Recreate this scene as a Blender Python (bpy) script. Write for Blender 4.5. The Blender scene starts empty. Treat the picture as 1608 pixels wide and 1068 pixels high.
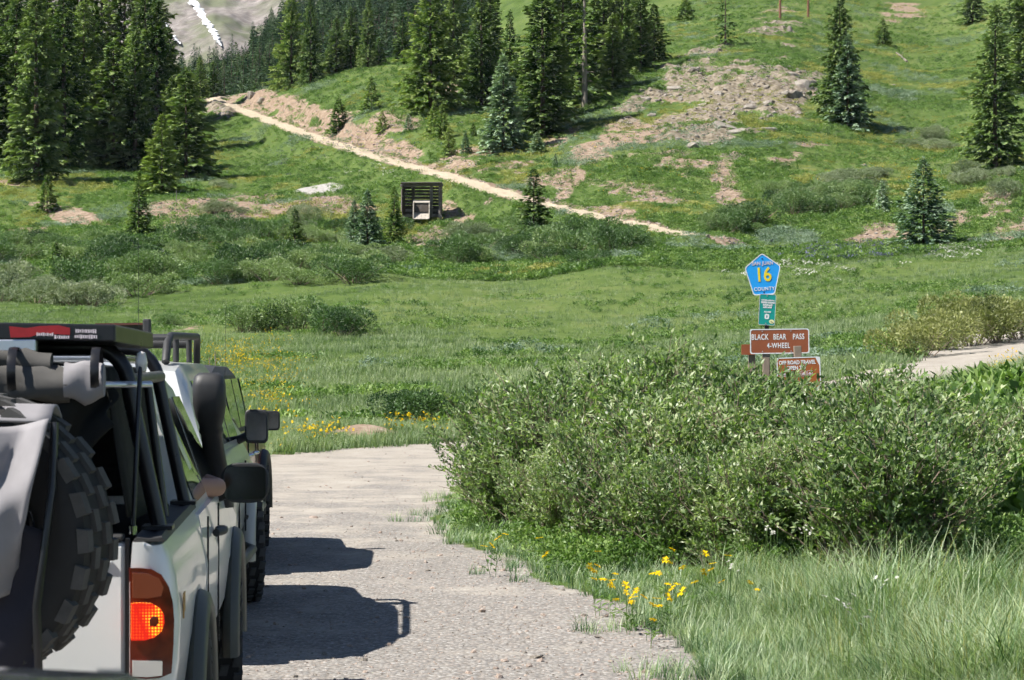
import bpy, bmesh, math, random
import numpy as np
from mathutils import Vector, Matrix, Euler

random.seed(7)
rng = np.random.default_rng(11)
R = math.radians
SC = bpy.context.scene
COL = SC.collection

# ------------------------------------------------------------------ camera, sky, sun
F = 3407.0            # focal length in pixels of a 1608 pixel wide picture
CH = 1.8              # camera height
HY = 576.0            # row of the horizon
cam_d = bpy.data.cameras.new('camera')
cam = bpy.data.objects.new('camera', cam_d)
COL.objects.link(cam)
cam.location = (0, 0, CH)
cam.rotation_euler = (R(90), 0, 0)
cam_d.sensor_width = 36
cam_d.lens = 36 * F / 1608
cam_d.shift_y = (HY - 534) / 1608
cam_d.clip_start = 0.1
cam_d.clip_end = 9000
cam_d.dof.use_dof = True
cam_d.dof.focus_distance = 32
cam_d.dof.aperture_fstop = 17
SC.camera = cam

SUN_EL = 51.0
SUN_DIR = Vector((-1.0, -0.42, 0)).normalized()   # horizontal direction towards the sun
world = bpy.data.worlds.new('World')
SC.world = world
world.use_nodes = True
wn = world.node_tree
sky = wn.nodes.new('ShaderNodeTexSky')
sky.sky_type = 'NISHITA'
sky.sun_disc = False
sky.sun_elevation = R(SUN_EL)
sky.sun_rotation = math.atan2(SUN_DIR.x, SUN_DIR.y)
sky.altitude = 3300
sky.air_density = 1.0
sky.dust_density = 0.6
wn.nodes['Background'].inputs['Strength'].default_value = 0.065
wn.links.new(sky.outputs[0], wn.nodes['Background'].inputs['Color'])
sun_d = bpy.data.lights.new('sun', 'SUN')
sun_d.energy = 5.0
sun_d.angle = R(0.5)
sun_d.color = (1.0, 0.955, 0.88)
sun = bpy.data.objects.new('sun', sun_d)
COL.objects.link(sun)
sd = Vector((SUN_DIR.x * math.cos(R(SUN_EL)), SUN_DIR.y * math.cos(R(SUN_EL)), math.sin(R(SUN_EL))))
sun.rotation_euler = sd.to_track_quat('Z', 'Y').to_euler()
sun.location = (-40, 0, 60)
SC.view_settings.view_transform = 'Standard'
SC.view_settings.look = 'None'
SC.view_settings.exposure = 0.97
SC.view_settings.gamma = 1
SC.view_settings.use_curve_mapping = False
SC.cycles.max_bounces = 4
SC.cycles.use_adaptive_sampling = True
SC.cycles.adaptive_threshold = 0.05
SC.cycles.adaptive_min_samples = 16
SC.cycles.use_denoising = True
SC.cycles.diffuse_bounces = 2
SC.cycles.glossy_bounces = 2
SC.cycles.transmission_bounces = 3
SC.cycles.transparent_max_bounces = 6
SC.cycles.volume_bounces = 0
SC.cycles.caustics_reflective = False
SC.cycles.caustics_refractive = False

# ------------------------------------------------------------------ helpers
def tag(o, label=None, cat=None, group=None, kind=None):
    if label: o['label'] = label
    if cat: o['category'] = cat
    if group: o['group'] = group
    if kind: o['kind'] = kind
    return o

def link(o, parent=None):
    COL.objects.link(o)
    if parent is not None: o.parent = parent
    return o

def empty(name, loc=(0, 0, 0), rz=0.0, parent=None):
    o = bpy.data.objects.new(name, None)
    o.empty_display_size = 0.2
    o.location = loc
    o.rotation_euler = (0, 0, rz)
    return link(o, parent)

def np_mesh(name, V, Fc, mat=None, smooth=False):
    """uniform polygons from arrays"""
    V = np.asarray(V, dtype=np.float32); Fc = np.asarray(Fc, dtype=np.int32)
    me = bpy.data.meshes.new(name)
    k = Fc.shape[1]
    me.vertices.add(len(V)); me.vertices.foreach_set('co', V.ravel())
    me.loops.add(Fc.size); me.loops.foreach_set('vertex_index', Fc.ravel())
    me.polygons.add(len(Fc))
    me.polygons.foreach_set('loop_start', np.arange(0, Fc.size, k, dtype=np.int32))
    me.polygons.foreach_set('loop_total', np.full(len(Fc), k, dtype=np.int32))
    if smooth: me.polygons.foreach_set('use_smooth', np.ones(len(Fc), dtype=bool))
    me.update(calc_edges=True)
    if mat: me.materials.append(mat)
    return me

def mobj(name, me, parent=None, loc=None, rot=None, scale=None):
    o = bpy.data.objects.new(name, me)
    if loc is not None: o.location = loc
    if rot is not None: o.rotation_euler = rot
    if scale is not None: o.scale = (scale,) * 3 if isinstance(scale, (int, float)) else scale
    return link(o, parent)

class MB:
    """collects simple solids, builds ONE mesh object"""
    def __init__(s): s.v = []; s.f = []
    def add(s, vs, fs):
        b = len(s.v); s.v += [tuple(v) for v in vs]; s.f += [tuple(i + b for i in f) for f in fs]; return s
    def box(s, c, size, rot=None, top=None):
        x, y, z = (a / 2 for a in size)
        t = top or (1, 1)
        vs = [Vector((sx * x * (t[0] if sz > 0 else 1), sy * y * (t[1] if sz > 0 else 1), sz * z)) for sz in (-1, 1) for sx, sy in ((-1, -1), (1, -1), (1, 1), (-1, 1))]
        if rot is not None:
            m = Euler(rot).to_matrix(); vs = [m @ v for v in vs]
        c = Vector(c)
        return s.add([v + c for v in vs], [(3, 2, 1, 0), (4, 5, 6, 7), (0, 1, 5, 4), (1, 2, 6, 5), (2, 3, 7, 6), (3, 0, 4, 7)])
    def beam(s, a, b, w, h, up=(0, 0, 1)):
        a = Vector(a); b = Vector(b); d = (b - a).normalized()
        u = Vector(up)
        if abs(d.dot(u)) > .95: u = Vector((0, 1, 0))
        sx = d.cross(u).normalized() * w / 2; sz = sx.cross(d).normalized() * h / 2
        vs = [p + i * sx + j * sz for p in (a, b) for i, j in ((-1, -1), (1, -1), (1, 1), (-1, 1))]
        return s.add(vs, [(3, 2, 1, 0), (4, 5, 6, 7), (0, 1, 5, 4), (1, 2, 6, 5), (2, 3, 7, 6), (3, 0, 4, 7)])
    def tube(s, pts, r, n=8, cap=True):
        pts = [Vector(p) for p in pts]; m = len(pts)
        rs = r if isinstance(r, (list, tuple)) else [r] * m
        b = len(s.v); ref = None
        for i, p in enumerate(pts):
            d = (pts[min(i + 1, m - 1)] - pts[max(i - 1, 0)]).normalized()
            if ref is None:
                ref = Vector((0, 0, 1)) if abs(d.z) < .9 else Vector((1, 0, 0))
            u = (ref - d * ref.dot(d)).normalized(); w = d.cross(u); ref = u
            for k in range(n):
                a = 2 * math.pi * k / n
                s.v.append(tuple(p + (u * math.cos(a) + w * math.sin(a)) * rs[i]))
        for i in range(m - 1):
            for k in range(n):
                k2 = (k + 1) % n
                s.f.append((b + i * n + k, b + i * n + k2, b + (i + 1) * n + k2, b + (i + 1) * n + k))
        if cap:
            s.f.append(tuple(b + k for k in reversed(range(n)))); s.f.append(tuple(b + (m - 1) * n + k for k in range(n)))
        return s
    def loft(s, secs, closed=True, cap=True):
        """secs: list of equally long point lists"""
        b = len(s.v); n = len(secs[0])
        for sec in secs: s.v += [tuple(p) for p in sec]
        for i in range(len(secs) - 1):
            for k in range(n if closed else n - 1):
                k2 = (k + 1) % n
                s.f.append((b + i * n + k, b + i * n + k2, b + (i + 1) * n + k2, b + (i + 1) * n + k))
        if cap and closed:
            s.f.append(tuple(b + k for k in reversed(range(n)))); s.f.append(tuple(b + (len(secs) - 1) * n + k for k in range(n)))
        return s
    def lathe(s, prof, axis='x', c=(0, 0, 0), n=28, a0=0.0, a1=2 * math.pi):
        """prof: (radius, along) pairs"""
        full = abs(a1 - a0 - 2 * math.pi) < 1e-6
        b = len(s.v); m = n if full else n + 1
        for r, t in prof:
            for k in range(m):
                a = a0 + (a1 - a0) * k / n
                ca, sa = math.cos(a) * r, math.sin(a) * r
                p = (t, ca, sa) if axis == 'x' else ((ca, t, sa) if axis == 'y' else (ca, sa, t))
                s.v.append((p[0] + c[0], p[1] + c[1], p[2] + c[2]))
        for i in range(len(prof) - 1):
            for k in range(n):
                k2 = (k + 1) % m
                s.f.append((b + i * m + k, b + i * m + k2, b + (i + 1) * m + k2, b + (i + 1) * m + k))
        return s
    def mesh(s, name, mat, smooth=None):
        me = bpy.data.meshes.new(name)
        me.from_pydata(s.v, [], s.f)
        bm = bmesh.new(); bm.from_mesh(me); bmesh.ops.recalc_face_normals(bm, faces=bm.faces)
        if smooth is not None:
            for f in bm.faces: f.smooth = True
            for e in bm.edges:
                if len(e.link_faces) == 2 and e.calc_face_angle(0) > R(smooth): e.smooth = False
        bm.to_mesh(me); bm.free()
        if mat: me.materials.append(mat)
        return me
    def build(s, name, mat, parent=None, smooth=None, bevel=None, loc=None, rot=None):
        o = mobj(name, s.mesh(name, mat, smooth), parent, loc, rot)
        if bevel:
            m = o.modifiers.new('bevel', 'BEVEL'); m.width = bevel; m.segments = 2; m.limit_method = 'ANGLE'; m.angle_limit = R(35)
        return o

def P(px, py, D):
    return Vector(((px - 804) / F * D, D, CH + (HY - py) / F * D))

# ---- value noise
def _hash(ix, iy, seed):
    n = (ix.astype(np.int64) * 374761393 + iy.astype(np.int64) * 668265263 + seed * 1442695041) & 0xffffffff
    n = ((n ^ (n >> 13)) * 1274126177) & 0xffffffff
    n = n ^ (n >> 16)
    return (n & 0xffff) / 65535.0
def vnoise(x, y, seed=0):
    x = np.asarray(x, float); y = np.asarray(y, float)
    ix = np.floor(x); iy = np.floor(y); fx = x - ix; fy = y - iy
    fx = fx * fx * (3 - 2 * fx); fy = fy * fy * (3 - 2 * fy)
    a = _hash(ix, iy, seed); b = _hash(ix + 1, iy, seed); c = _hash(ix, iy + 1, seed); d = _hash(ix + 1, iy + 1, seed)
    return (a * (1 - fx) + b * fx) * (1 - fy) + (c * (1 - fx) + d * fx) * fy
def fbm(x, y, o=4, seed=0):
    s = 0; a = .5
    for i in range(o):
        s = s + a * (vnoise(x * 2 ** i, y * 2 ** i, seed + i * 17) - .5); a *= .5
    return s * 2      # about -1..1
def sstep(a, b, x):
    t = np.clip((x - a) / (b - a), 0, 1); return t * t * (3 - 2 * t)

# ---- node helpers
class NT:
    def __init__(s, name):
        s.m = bpy.data.materials.new(name); s.m.use_nodes = True
        s.t = s.m.node_tree; s.t.nodes.clear()
        s.out = s.t.nodes.new('ShaderNodeOutputMaterial')
    def n(s, typ, **kw):
        nd = s.t.nodes.new('ShaderNode' + typ)
        for k, v in kw.items():
            if k.startswith('_'): setattr(nd, k[1:], v)
            else:
                key = k.replace('__', ' ')
                if key.isdigit(): sock = nd.inputs[int(key)]
                else: sock = nd.inputs[key]
                if isinstance(v, bpy.types.NodeSocket): s.t.links.new(v, sock)
                elif isinstance(v, bpy.types.Node): s.t.links.new(v.outputs[0], sock)
                else:
                    if sock.type == 'RGBA' and len(v) == 3: v = (*v, 1)
                    sock.default_value = v
        return nd
    def lk(s, a, b): s.t.links.new(a, b)
    def noise(s, scale, detail=3, rough=.55, vec=None, dist=0.0):
        kw = dict(Scale=scale, Detail=detail, Roughness=rough, Distortion=dist)
        if vec is not None: kw['Vector'] = vec
        return s.n('TexNoise', **kw).outputs['Fac']
    def ramp(s, fac, stops, interp='LINEAR'):
        r = s.n('ValToRGB', Fac=fac); r.color_ramp.interpolation = interp
        el = r.color_ramp.elements
        while len(el) < len(stops): el.new(.5)
        for e, (p, c) in zip(el, stops):
            e.position = p; e.color = (*c, 1) if len(c) == 3 else c
        return r.outputs['Color']
    def mix(s, fac, a, b, mode='MIX'):
        m = s.n('Mix', _data_type='RGBA', _blend_type=mode)
        for sock, v in ((m.inputs[0], fac), (m.inputs[6], a), (m.inputs[7], b)):
            if isinstance(v, bpy.types.NodeSocket): s.lk(v, sock)
            elif isinstance(v, (int, float)): sock.default_value = v
            else: sock.default_value = (*v, 1) if len(v) == 3 else v
        return m.outputs[2]
    def math(s, op, a, b=0.0, clamp=False):
        m = s.n('Math', _operation=op, _use_clamp=clamp)
        for i, v in ((0, a), (1, b)):
            if isinstance(v, bpy.types.NodeSocket): s.lk(v, m.inputs[i])
            else: m.inputs[i].default_value = v
        return m.outputs[0]
    def attr(s, name): return s.n('Attribute', _attribute_name=name).outputs['Fac']
    def pos(s): return s.n('NewGeometry').outputs['Position']
    def objc(s): return s.n('TexCoord').outputs['Object']
    def rand(s): return s.n('ObjectInfo').outputs['Random']
    def bump(s, h, strength=.4, dist=.02):
        return s.n('Bump', Height=h, Strength=strength, Distance=dist).outputs[0]
    def bsdf(s, **kw):
        p = s.n('BsdfPrincipled', **kw); s.lk(p.outputs[0], s.out.inputs['Surface']); return p

def simple(name, col, rough=.6, metal=0.0, spec=.5, var=.12, scale=8.0, bump=0.0, coat=0.0):
    t = NT(name)
    nz = t.noise(scale, 4, .6, t.objc())
    c = t.mix(nz, tuple(x * (1 - var) for x in col), tuple(min(1, x * (1 + var)) for x in col))
    rg = t.math('ADD', t.math('MULTIPLY', nz, .16), rough - .08)
    kw = dict(Base__Color=c, Roughness=rg, Metallic=metal)
    kw['Specular IOR Level'] = spec
    kw['Coat Weight'] = coat
    if bump: kw['Normal'] = t.bump(t.noise(scale * 6, 4, .6, t.objc()), bump, .01)
    t.bsdf(**kw)
    return t.m
# ------------------------------------------------------------------ terrain profile: for columns of view, (distance, row) pairs
def flat(D, z=0.0): return HY + (CH - z) * F / D
COLS = {
 -400: [(60, 655), (80, 600), (110, 535), (150, 500), (180, 470), (205, 440), (225, 410), (240, 380), (260, 340), (280, 290), (300, 250), (350, 150), (400, 80), (500, 10), (700, -80)],
 0:   [(60, 660), (80, 600), (110, 530), (150, 490), (180, 452), (205, 412), (225, 380), (240, 352), (260, 312), (280, 272), (300, 240), (350, 160), (400, 110), (500, 55), (700, 0)],
 200: [(60, 660), (80, 600), (110, 533), (150, 486), (180, 442), (205, 402), (225, 370), (236, 350), (246, 318), (265, 296), (300, 262), (330, 238), (380, 200), (450, 165), (520, 190), (700, 230)],
 300: [(60, 660), (80, 600), (110, 535), (150, 482), (180, 435), (205, 395), (225, 362), (237, 342), (244, 313), (262, 298), (300, 262), (330, 232), (370, 190), (410, 160), (430, 158), (500, 200), (700, 250)],
 400: [(60, 660), (80, 600), (110, 535), (150, 478), (180, 430), (205, 390), (225, 353), (236, 338), (242, 314), (262, 299), (300, 262), (330, 225), (350, 197), (358, 184), (372, 160), (395, 143), (420, 150), (500, 200), (700, 250)],
 500: [(60, 658), (80, 596), (110, 530), (150, 470), (180, 428), (205, 390), (222, 352), (232, 335), (240, 313), (258, 300), (285, 260), (305, 228), (312, 217), (322, 195), (345, 155), (370, 120), (390, 112), (430, 130), (520, 190), (700, 250)],
 600: [(60, 655), (80, 590), (110, 525), (150, 462), (180, 425), (210, 384), (226, 357), (240, 322), (262, 270), (276, 250), (283, 230), (305, 182), (345, 122), (375, 97), (400, 98), (450, 125), (520, 180), (700, 240)],
 700: [(60, 652), (80, 590), (110, 525), (150, 462), (178, 428), (205, 385), (222, 352), (236, 318), (250, 277), (258, 258), (285, 208), (320, 150), (360, 100), (390, 80), (420, 84), (470, 105), (520, 130), (600, 120), (700, 100)],
 800: [(60, 648), (80, 590), (110, 525), (150, 464), (172, 437), (192, 400), (214, 350), (232, 308), (240, 286), (262, 242), (285, 200), (315, 158), (350, 118), (395, 82), (430, 72), (500, 50), (600, 8), (700, -30)],
 1000:[(45, 690), (60, 640), (80, 588), (110, 525), (150, 458), (180, 398), (198, 353), (208, 328), (230, 284), (250, 240), (270, 198), (290, 158), (310, 124), (330, 100), (350, 92), (400, 62), (500, 10), (700, -90)],
 1200:[(18, 905), (27, 775), (36, 700), (45, 650), (60, 600), (80, 555), (110, 505), (140, 460), (165, 425), (180, 402), (190, 382), (200, 356), (215, 320), (235, 275), (260, 218), (285, 160), (305, 118), (325, 88), (350, 66), (400, 36), (450, 10), (700, -120)],
 1450:[(18, 905), (27, 765), (36, 690), (45, 632), (55, 594), (65, 567), (75, 546), (90, 515), (110, 480), (140, 436), (170, 404), (186, 388), (194, 366), (205, 338), (230, 296), (260, 240), (300, 180), (350, 112), (420, 52), (500, 0), (700, -120)],
 1608:[(18, 905), (27, 765), (36, 675), (45, 612), (60, 568), (75, 541), (90, 510), (110, 470), (140, 425), (170, 390), (185, 370), (200, 330), (230, 275), (260, 230), (300, 160), (350, 90), (420, 20), (500, -40), (700, -150)],
 2000:[(18, 905), (27, 765), (36, 670), (45, 600), (60, 550), (75, 520), (90, 480), (110, 440), (140, 390), (170, 350), (185, 330), (200, 290), (230, 235), (260, 190), (300, 110), (350, 40), (420, -40), (500, -100), (700, -200)],
}
near_rows = np.exp(np.linspace(math.log(1.2), math.log(150), 330))
hill_rows = np.arange(150, 430, 0.95)[1:]
far_rows = np.exp(np.linspace(math.log(430), math.log(720), 60))
DROWS = np.concatenate([near_rows, hill_rows, far_rows])
cpx = np.array(sorted(COLS), float)
colz = []
LD = np.linspace(math.log(1.0), math.log(900), 1600); DD = np.exp(LD)
for c in sorted(COLS):
    pts = COLS[c]
    ds = [0.5, 5, 12] + ([] if pts[0][0] <= 18 else [18, 27, 42][:2 if pts[0][0] <= 45 else 3]) + [p[0] for p in pts]
    zs = [0, 0, 0] + ([] if pts[0][0] <= 18 else [0, 0, 0][:2 if pts[0][0] <= 45 else 3]) + [CH + (HY - p[1]) / F * p[0] for p in pts]
    ds.append(900); zs.append(zs[-1])
    z = np.interp(DD, ds, zs)
    k = np.exp(-np.linspace(-2.5, 2.5, 19) ** 2); k /= k.sum()
    colz.append(np.convolve(np.pad(z, 9, 'edge'), k, 'valid'))
colz = np.array(colz)                    # (ncol, nD)
def _cubic_w(px):
    px = np.clip(px, cpx[0], cpx[-1] - 1e-3)
    i = np.clip(np.searchsorted(cpx, px, 'right') - 1, 0, len(cpx) - 2)
    return i, (px - cpx[i]) / (cpx[i + 1] - cpx[i])
slopes = np.zeros_like(colz)             # finite-difference tangents per column
for i in range(len(cpx)):
    a = max(i - 1, 0); b = min(i + 1, len(cpx) - 1)
    slopes[i] = (colz[b] - colz[a]) / (cpx[b] - cpx[a]) * .7
def base_z(px, D):
    px = np.asarray(px, float); D = np.asarray(D, float)
    i, t = _cubic_w(px)
    u = np.clip((np.log(np.maximum(D, 1.0)) - LD[0]) / (LD[1] - LD[0]), 0, len(LD) - 1.001)
    j = u.astype(int); w = u - j
    g = lambda A, ii: A[ii, j] * (1 - w) + A[ii, j + 1] * w
    h = cpx[i + 1] - cpx[i]
    z0, z1, m0, m1 = g(colz, i), g(colz, i + 1), g(slopes, i) * h, g(slopes, i + 1) * h
    t2 = t * t; t3 = t2 * t
    return (2 * t3 - 3 * t2 + 1) * z0 + (t3 - 2 * t2 + t) * m0 + (-2 * t3 + 3 * t2) * z1 + (t3 - t2) * m1

# hillside road, centre line (column, row, distance)
HR = [(1092, 371, 188.5), (1080, 368, 190), (980, 350, 201), (870, 325, 216), (780, 301, 233), (700, 277, 251), (600, 249, 277), (500, 218, 311), (430, 193, 347), (370, 170, 384), (338, 160, 402), (325, 156, 414), (345, 152, 428), (390, 152, 440)]
HRP = np.array([tuple(P(*q)) for q in HR])
def resample(pts, n):
    s = np.concatenate([[0], np.cumsum(np.linalg.norm(np.diff(pts, axis=0), axis=1))])
    t = np.linspace(0, s[-1], n)
    return np.stack([np.interp(t, s, pts[:, k]) for k in range(pts.shape[1])], 1)
HRP = resample(HRP, 260)
def road_dist(X, Y):
    """signed distance to the hill road (negative = downhill/left side of travel), its height"""
    X = np.asarray(X, float).ravel(); Y = np.asarray(Y, float).ravel()
    best = np.full(X.shape, 1e9); idx = np.zeros(X.shape, int)
    sel = (Y > 165) & (Y < 460)
    xs = X[sel]; ys = Y[sel]; b = np.full(xs.shape, 1e9); ii = np.zeros(xs.shape, int)
    for k in range(0, len(HRP)):
        d = (xs - HRP[k, 0]) ** 2 + (ys - HRP[k, 1]) ** 2
        m = d < b; b[m] = d[m]; ii[m] = k
    best[sel] = np.sqrt(b); idx[sel] = ii
    kk = np.clip(idx, 1, len(HRP) - 2)
    tx = HRP[kk + 1, 0] - HRP[kk - 1, 0]; ty = HRP[kk + 1, 1] - HRP[kk - 1, 1]
    side = np.sign(tx * (Y - HRP[kk, 1]) - ty * (X - HRP[kk, 0]))   # + = left of travel (downhill), - = right (uphill)
    return best, -side, HRP[idx, 2]

# near gravel road, outline seen from above
NEAR = np.array([(-6.5, 0.5), (2.0, 0.5), (1.6, 9), (1.24, 12.7), (0.95, 16), (0.25, 18.5), (-0.05, 20.2), (-.75, 23), (-.92, 27), (-.75, 33), (-.6, 38), (1.5, 42), (5, 45.0), (9.2, 50), (13.2, 57), (20, 76), (26, 95), (34, 112), (30, 116), (21.5, 97), (16.3, 79.5), (11.4, 63.5), (8, 58), (4, 53), (-.2, 49), (-2.6, 47), (-4.8, 43.5), (-7.5, 41), (-14, 38), (-13, 34), (-7.5, 30), (-6.6, 20)])
def poly_sd(X, Y, poly):
    X = np.asarray(X, float); Y = np.asarray(Y, float)
    d = np.full(X.shape, 1e9); ins = np.zeros(X.shape, bool); n = len(poly)
    for i in range(n):
        x0, y0 = poly[i]; x1, y1 = poly[(i + 1) % n]
        ex, ey = x1 - x0, y1 - y0
        t = np.clip(((X - x0) * ex + (Y - y0) * ey) / (ex * ex + ey * ey), 0, 1)
        d = np.minimum(d, (X - x0 - t * ex) ** 2 + (Y - y0 - t * ey) ** 2)
        c = ((y0 > Y) != (y1 > Y)) & (X < (x1 - x0) * (Y - y0) / (y1 - y0 + 1e-12) + x0)
        ins ^= c
    d = np.sqrt(d); return np.where(ins, -d, d)

# bare patches (column, row, half width, half height, tilt, strength, kind 0 dirt / 1 rock)
BARE = [
 (1165, 162, 105, 62, -.25, .80, 1), (1080, 112, 62, 28, -.5, .72, 1), (1245, 142, 44, 32, -.3, .95, 1), (1120, 208, 72, 28, -.3, .76, 1), (1015, 155, 44, 28, -.6, .55, 1), (1110, 175, 150, 85, -.35, .46, 0),
 (1060, 255, 75, 24, -.25, .72, 0), (1140, 295, 26, 38, .3, .66, 0), (1000, 300, 85, 20, .1, .72, 0), (893, 287, 26, 28, -.9, .95, 0), (930, 235, 60, 26, -.4, .72, 0), (880, 215, 34, 16, -.5, .6, 0), (1250, 240, 45, 18, -.2, .5, 0),
 (1375, 370, 40, 26, 0, 1.0, 0), (1500, 350, 30, 16, -.4, .9, 0), (1570, 335, 24, 40, .6, .9, 0), (1600, 360, 50, 16, -.3, .8, 0), (1420, 20, 50, 16, 0, .6, 0), (1225, 18, 40, 20, -.3, .45, 0), (1220, 44, 45, 12, 0, .6, 1),
 (430, 160, 70, 22, .25, 1.0, 0), (500, 178, 60, 16, .3, .8, 0), (620, 185, 60, 26, .3, .6, 0), (560, 205, 50, 14, .3, .7, 0), (640, 235, 60, 14, .3, .8, 0), (740, 262, 70, 14, .3, .7, 0), (820, 272, 50, 24, .2, .7, 0), (700, 130, 40, 22, -.1, .45, 0), (760, 240, 50, 16, .1, .5, 0), (345, 172, 30, 14, .1, .9, 1),
 (380, 327, 135, 18, 0, 1.15, 0), (495, 325, 68, 15, 0, 1.1, 0), (300, 341, 65, 21, .1, 1.15, 0), (110, 338, 60, 11, .2, .9, 0), (30, 395, 40, 16, 0, .7, 0), (290, 398, 50, 11, .1, .9, 0), (60, 365, 60, 10, .1, .6, 0), (30, 290, 40, 9, .1, .7, 0),
 (678, 372, 34, 16, -.2, 1.0, 0), (715, 335, 24, 22, .4, .9, 0), (690, 392, 22, 10, 0, .7, 0), (740, 310, 40, 12, .1, .5, 0), (150, 245, 60, 14, .2, .5, 0),
 (300, 520, 40, 8, 0, .7, 0), (1602, 578, 26, 16, -.3, .7, 0),
]
def ground_fields(X, Y):
    """height and surface masks at world positions"""
    shp = np.shape(X); X = np.asarray(X, float).ravel(); Y = np.asarray(Y, float).ravel()
    Ys = np.maximum(Y, 1.0)
    px = 804 + X / Ys * F
    z = base_z(px, Ys)
    amp = sstep(50, 170, Ys)
    z = z + fbm(X / 34, Y / 34, 3, 3) * 1.1 * amp + fbm(X / 7, Y / 7, 3, 5) * .42 * amp + fbm(X / 9, Y / 9, 3, 9) * .14 * sstep(44, 60, Ys)
    rd, side, rz = road_dist(X, Y)
    wroad = 1 - sstep(2.0, 5.5, rd)
    z = z * (1 - wroad) + rz * wroad
    nd = np.full(X.shape, 50.0)
    s = Y < 125
    nd[s] = poly_sd(X[s], Y[s], NEAR)
    edge = fbm(X / 1.3, Y / 1.3, 3, 21) * .32 + fbm(X / .35, Y / .35, 2, 25) * .10
    near = 1 - sstep(-.18, .18, nd + edge * np.clip(Y / 24, .6, 1.6))
    # wheel tracks and small unevenness of the gravel, verge a little higher
    z = z + np.where(s, near * fbm(X / 2.2, Y / 3.5, 3, 31) * .035, 0)
    z = z + np.where(s, sstep(0, 1.0, nd) * .07 * (Y < 46), 0)
    hill = 1 - sstep(1.45, 1.95, rd + fbm(X / 2, Y / 2, 2, 41) * .35)
    px2 = px; py2 = HY - (z - CH) / Ys * F
    dirt = np.zeros(X.shape); rock = np.zeros(X.shape)
    brk = fbm(X / 5, Y / 5, 4, 51)
    far = Y > 60
    for (cx, cy, a, b, tl, st, kd) in BARE:
        dx = (px2 - cx); dy = (py2 - cy) - tl * dx
        m = np.where(far | (cy > 500), np.exp(-((dx / a) ** 2 + (dy / b) ** 2) * .9), 0) * st
        if kd: rock = np.maximum(rock, m)
        else: dirt = np.maximum(dirt, m)
    bank = np.where(side > 0, (1 - sstep(2.2, 6.5, rd)), (1 - sstep(1.8, 2.6, rd)) * .6) * (Y > 185)
    dirt = np.maximum(dirt, bank * .72)
    dirt = sstep(.22, .66, dirt + brk * .62) * sstep(.03, .2, dirt)
    rock = sstep(.22, .70, rock + brk * .70) * sstep(.03, .2, rock)
    # outcrops stand proud, broken into ledges
    z = z + rock * (np.abs(fbm(X / 3.2, Y / 3.2, 4, 61)) * 1.7 + fbm(X / 1.2, Y / 1.2, 2, 63) * .4) + dirt * far * fbm(X / 2.5, Y / 2.5, 3, 65) * .35
    # gravel mound by the road bend and the grey heap on the terrace
    mound = np.exp(-(((X - P(565, 0, 48.6).x) / .95) ** 2 + ((Y - 49.2) / .8) ** 2))
    z = z + mound * .34
    dirt = np.maximum(dirt, sstep(.25, .5, mound))
    gx = P(500, 0, 259).x
    heap = sstep(1.15, .8, np.sqrt(((X - gx) / 2.9) ** 2 + ((Y - 259) / 4.2) ** 2) + brk * .12)
    z = z + heap * .35
    px_lush = fbm(X / 12, Y / 12, 3, 71)
    return [a.reshape(shp) for a in (z, near, hill, dirt, rock, heap, nd, rd, px_lush)]

# view-shaped grid, dense where it is seen, plus a coarse skirt all round
ang_px = np.concatenate([np.linspace(-2400, -330, 24), np.arange(-320, 1930, 4.5), np.linspace(1940, 4200, 24)])
PXg, Dg = np.meshgrid(ang_px, DROWS)
Xg = (PXg - 804) / F * Dg; Yg = Dg
zg, near_m, hill_m, dirt_m, rock_m, heap_m, nd_m, rd_m, lush_m = ground_fields(Xg, Yg)
# lookup of ground height / ray hits on this very grid
def gz(x, y):
    """ground height at (x, y), bilinear on the terrain grid"""
    x = np.atleast_1d(np.asarray(x, float)); y = np.atleast_1d(np.asarray(y, float))
    px = 804 + x / np.maximum(y, .5) * F
    i = np.clip(np.searchsorted(DROWS, y, 'right') - 1, 0, len(DROWS) - 2)
    j = np.clip(np.searchsorted(ang_px, px, 'right') - 1, 0, len(ang_px) - 2)
    u = np.clip((y - DROWS[i]) / (DROWS[i + 1] - DROWS[i]), 0, 1); v = np.clip((px - ang_px[j]) / (ang_px[j + 1] - ang_px[j]), 0, 1)
    return (zg[i, j] * (1 - v) + zg[i, j + 1] * v) * (1 - u) + (zg[i + 1, j] * (1 - v) + zg[i + 1, j + 1] * v) * u
PYg = HY - (zg - CH) / Dg * F
def hit(px, py, dmin=5.0, dmax=700.0):
    """first ground point seen along a view ray"""
    j = int(np.clip(np.searchsorted(ang_px, px), 0, len(ang_px) - 1))
    col = PYg[:, j]
    k = np.where((col <= py) & (DROWS >= dmin))[0]
    if len(k) == 0: D = dmax
    else:
        k = k[0]
        if k == 0 or col[k - 1] <= py: D = DROWS[k]
        else:
            t = (col[k - 1] - py) / (col[k - 1] - col[k] + 1e-9); D = DROWS[k - 1] + t * (DROWS[k] - DROWS[k - 1])
    D = min(D, dmax); x = (px - 804) / F * D
    return Vector((x, D, float(gz(x, D)[0])))

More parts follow.
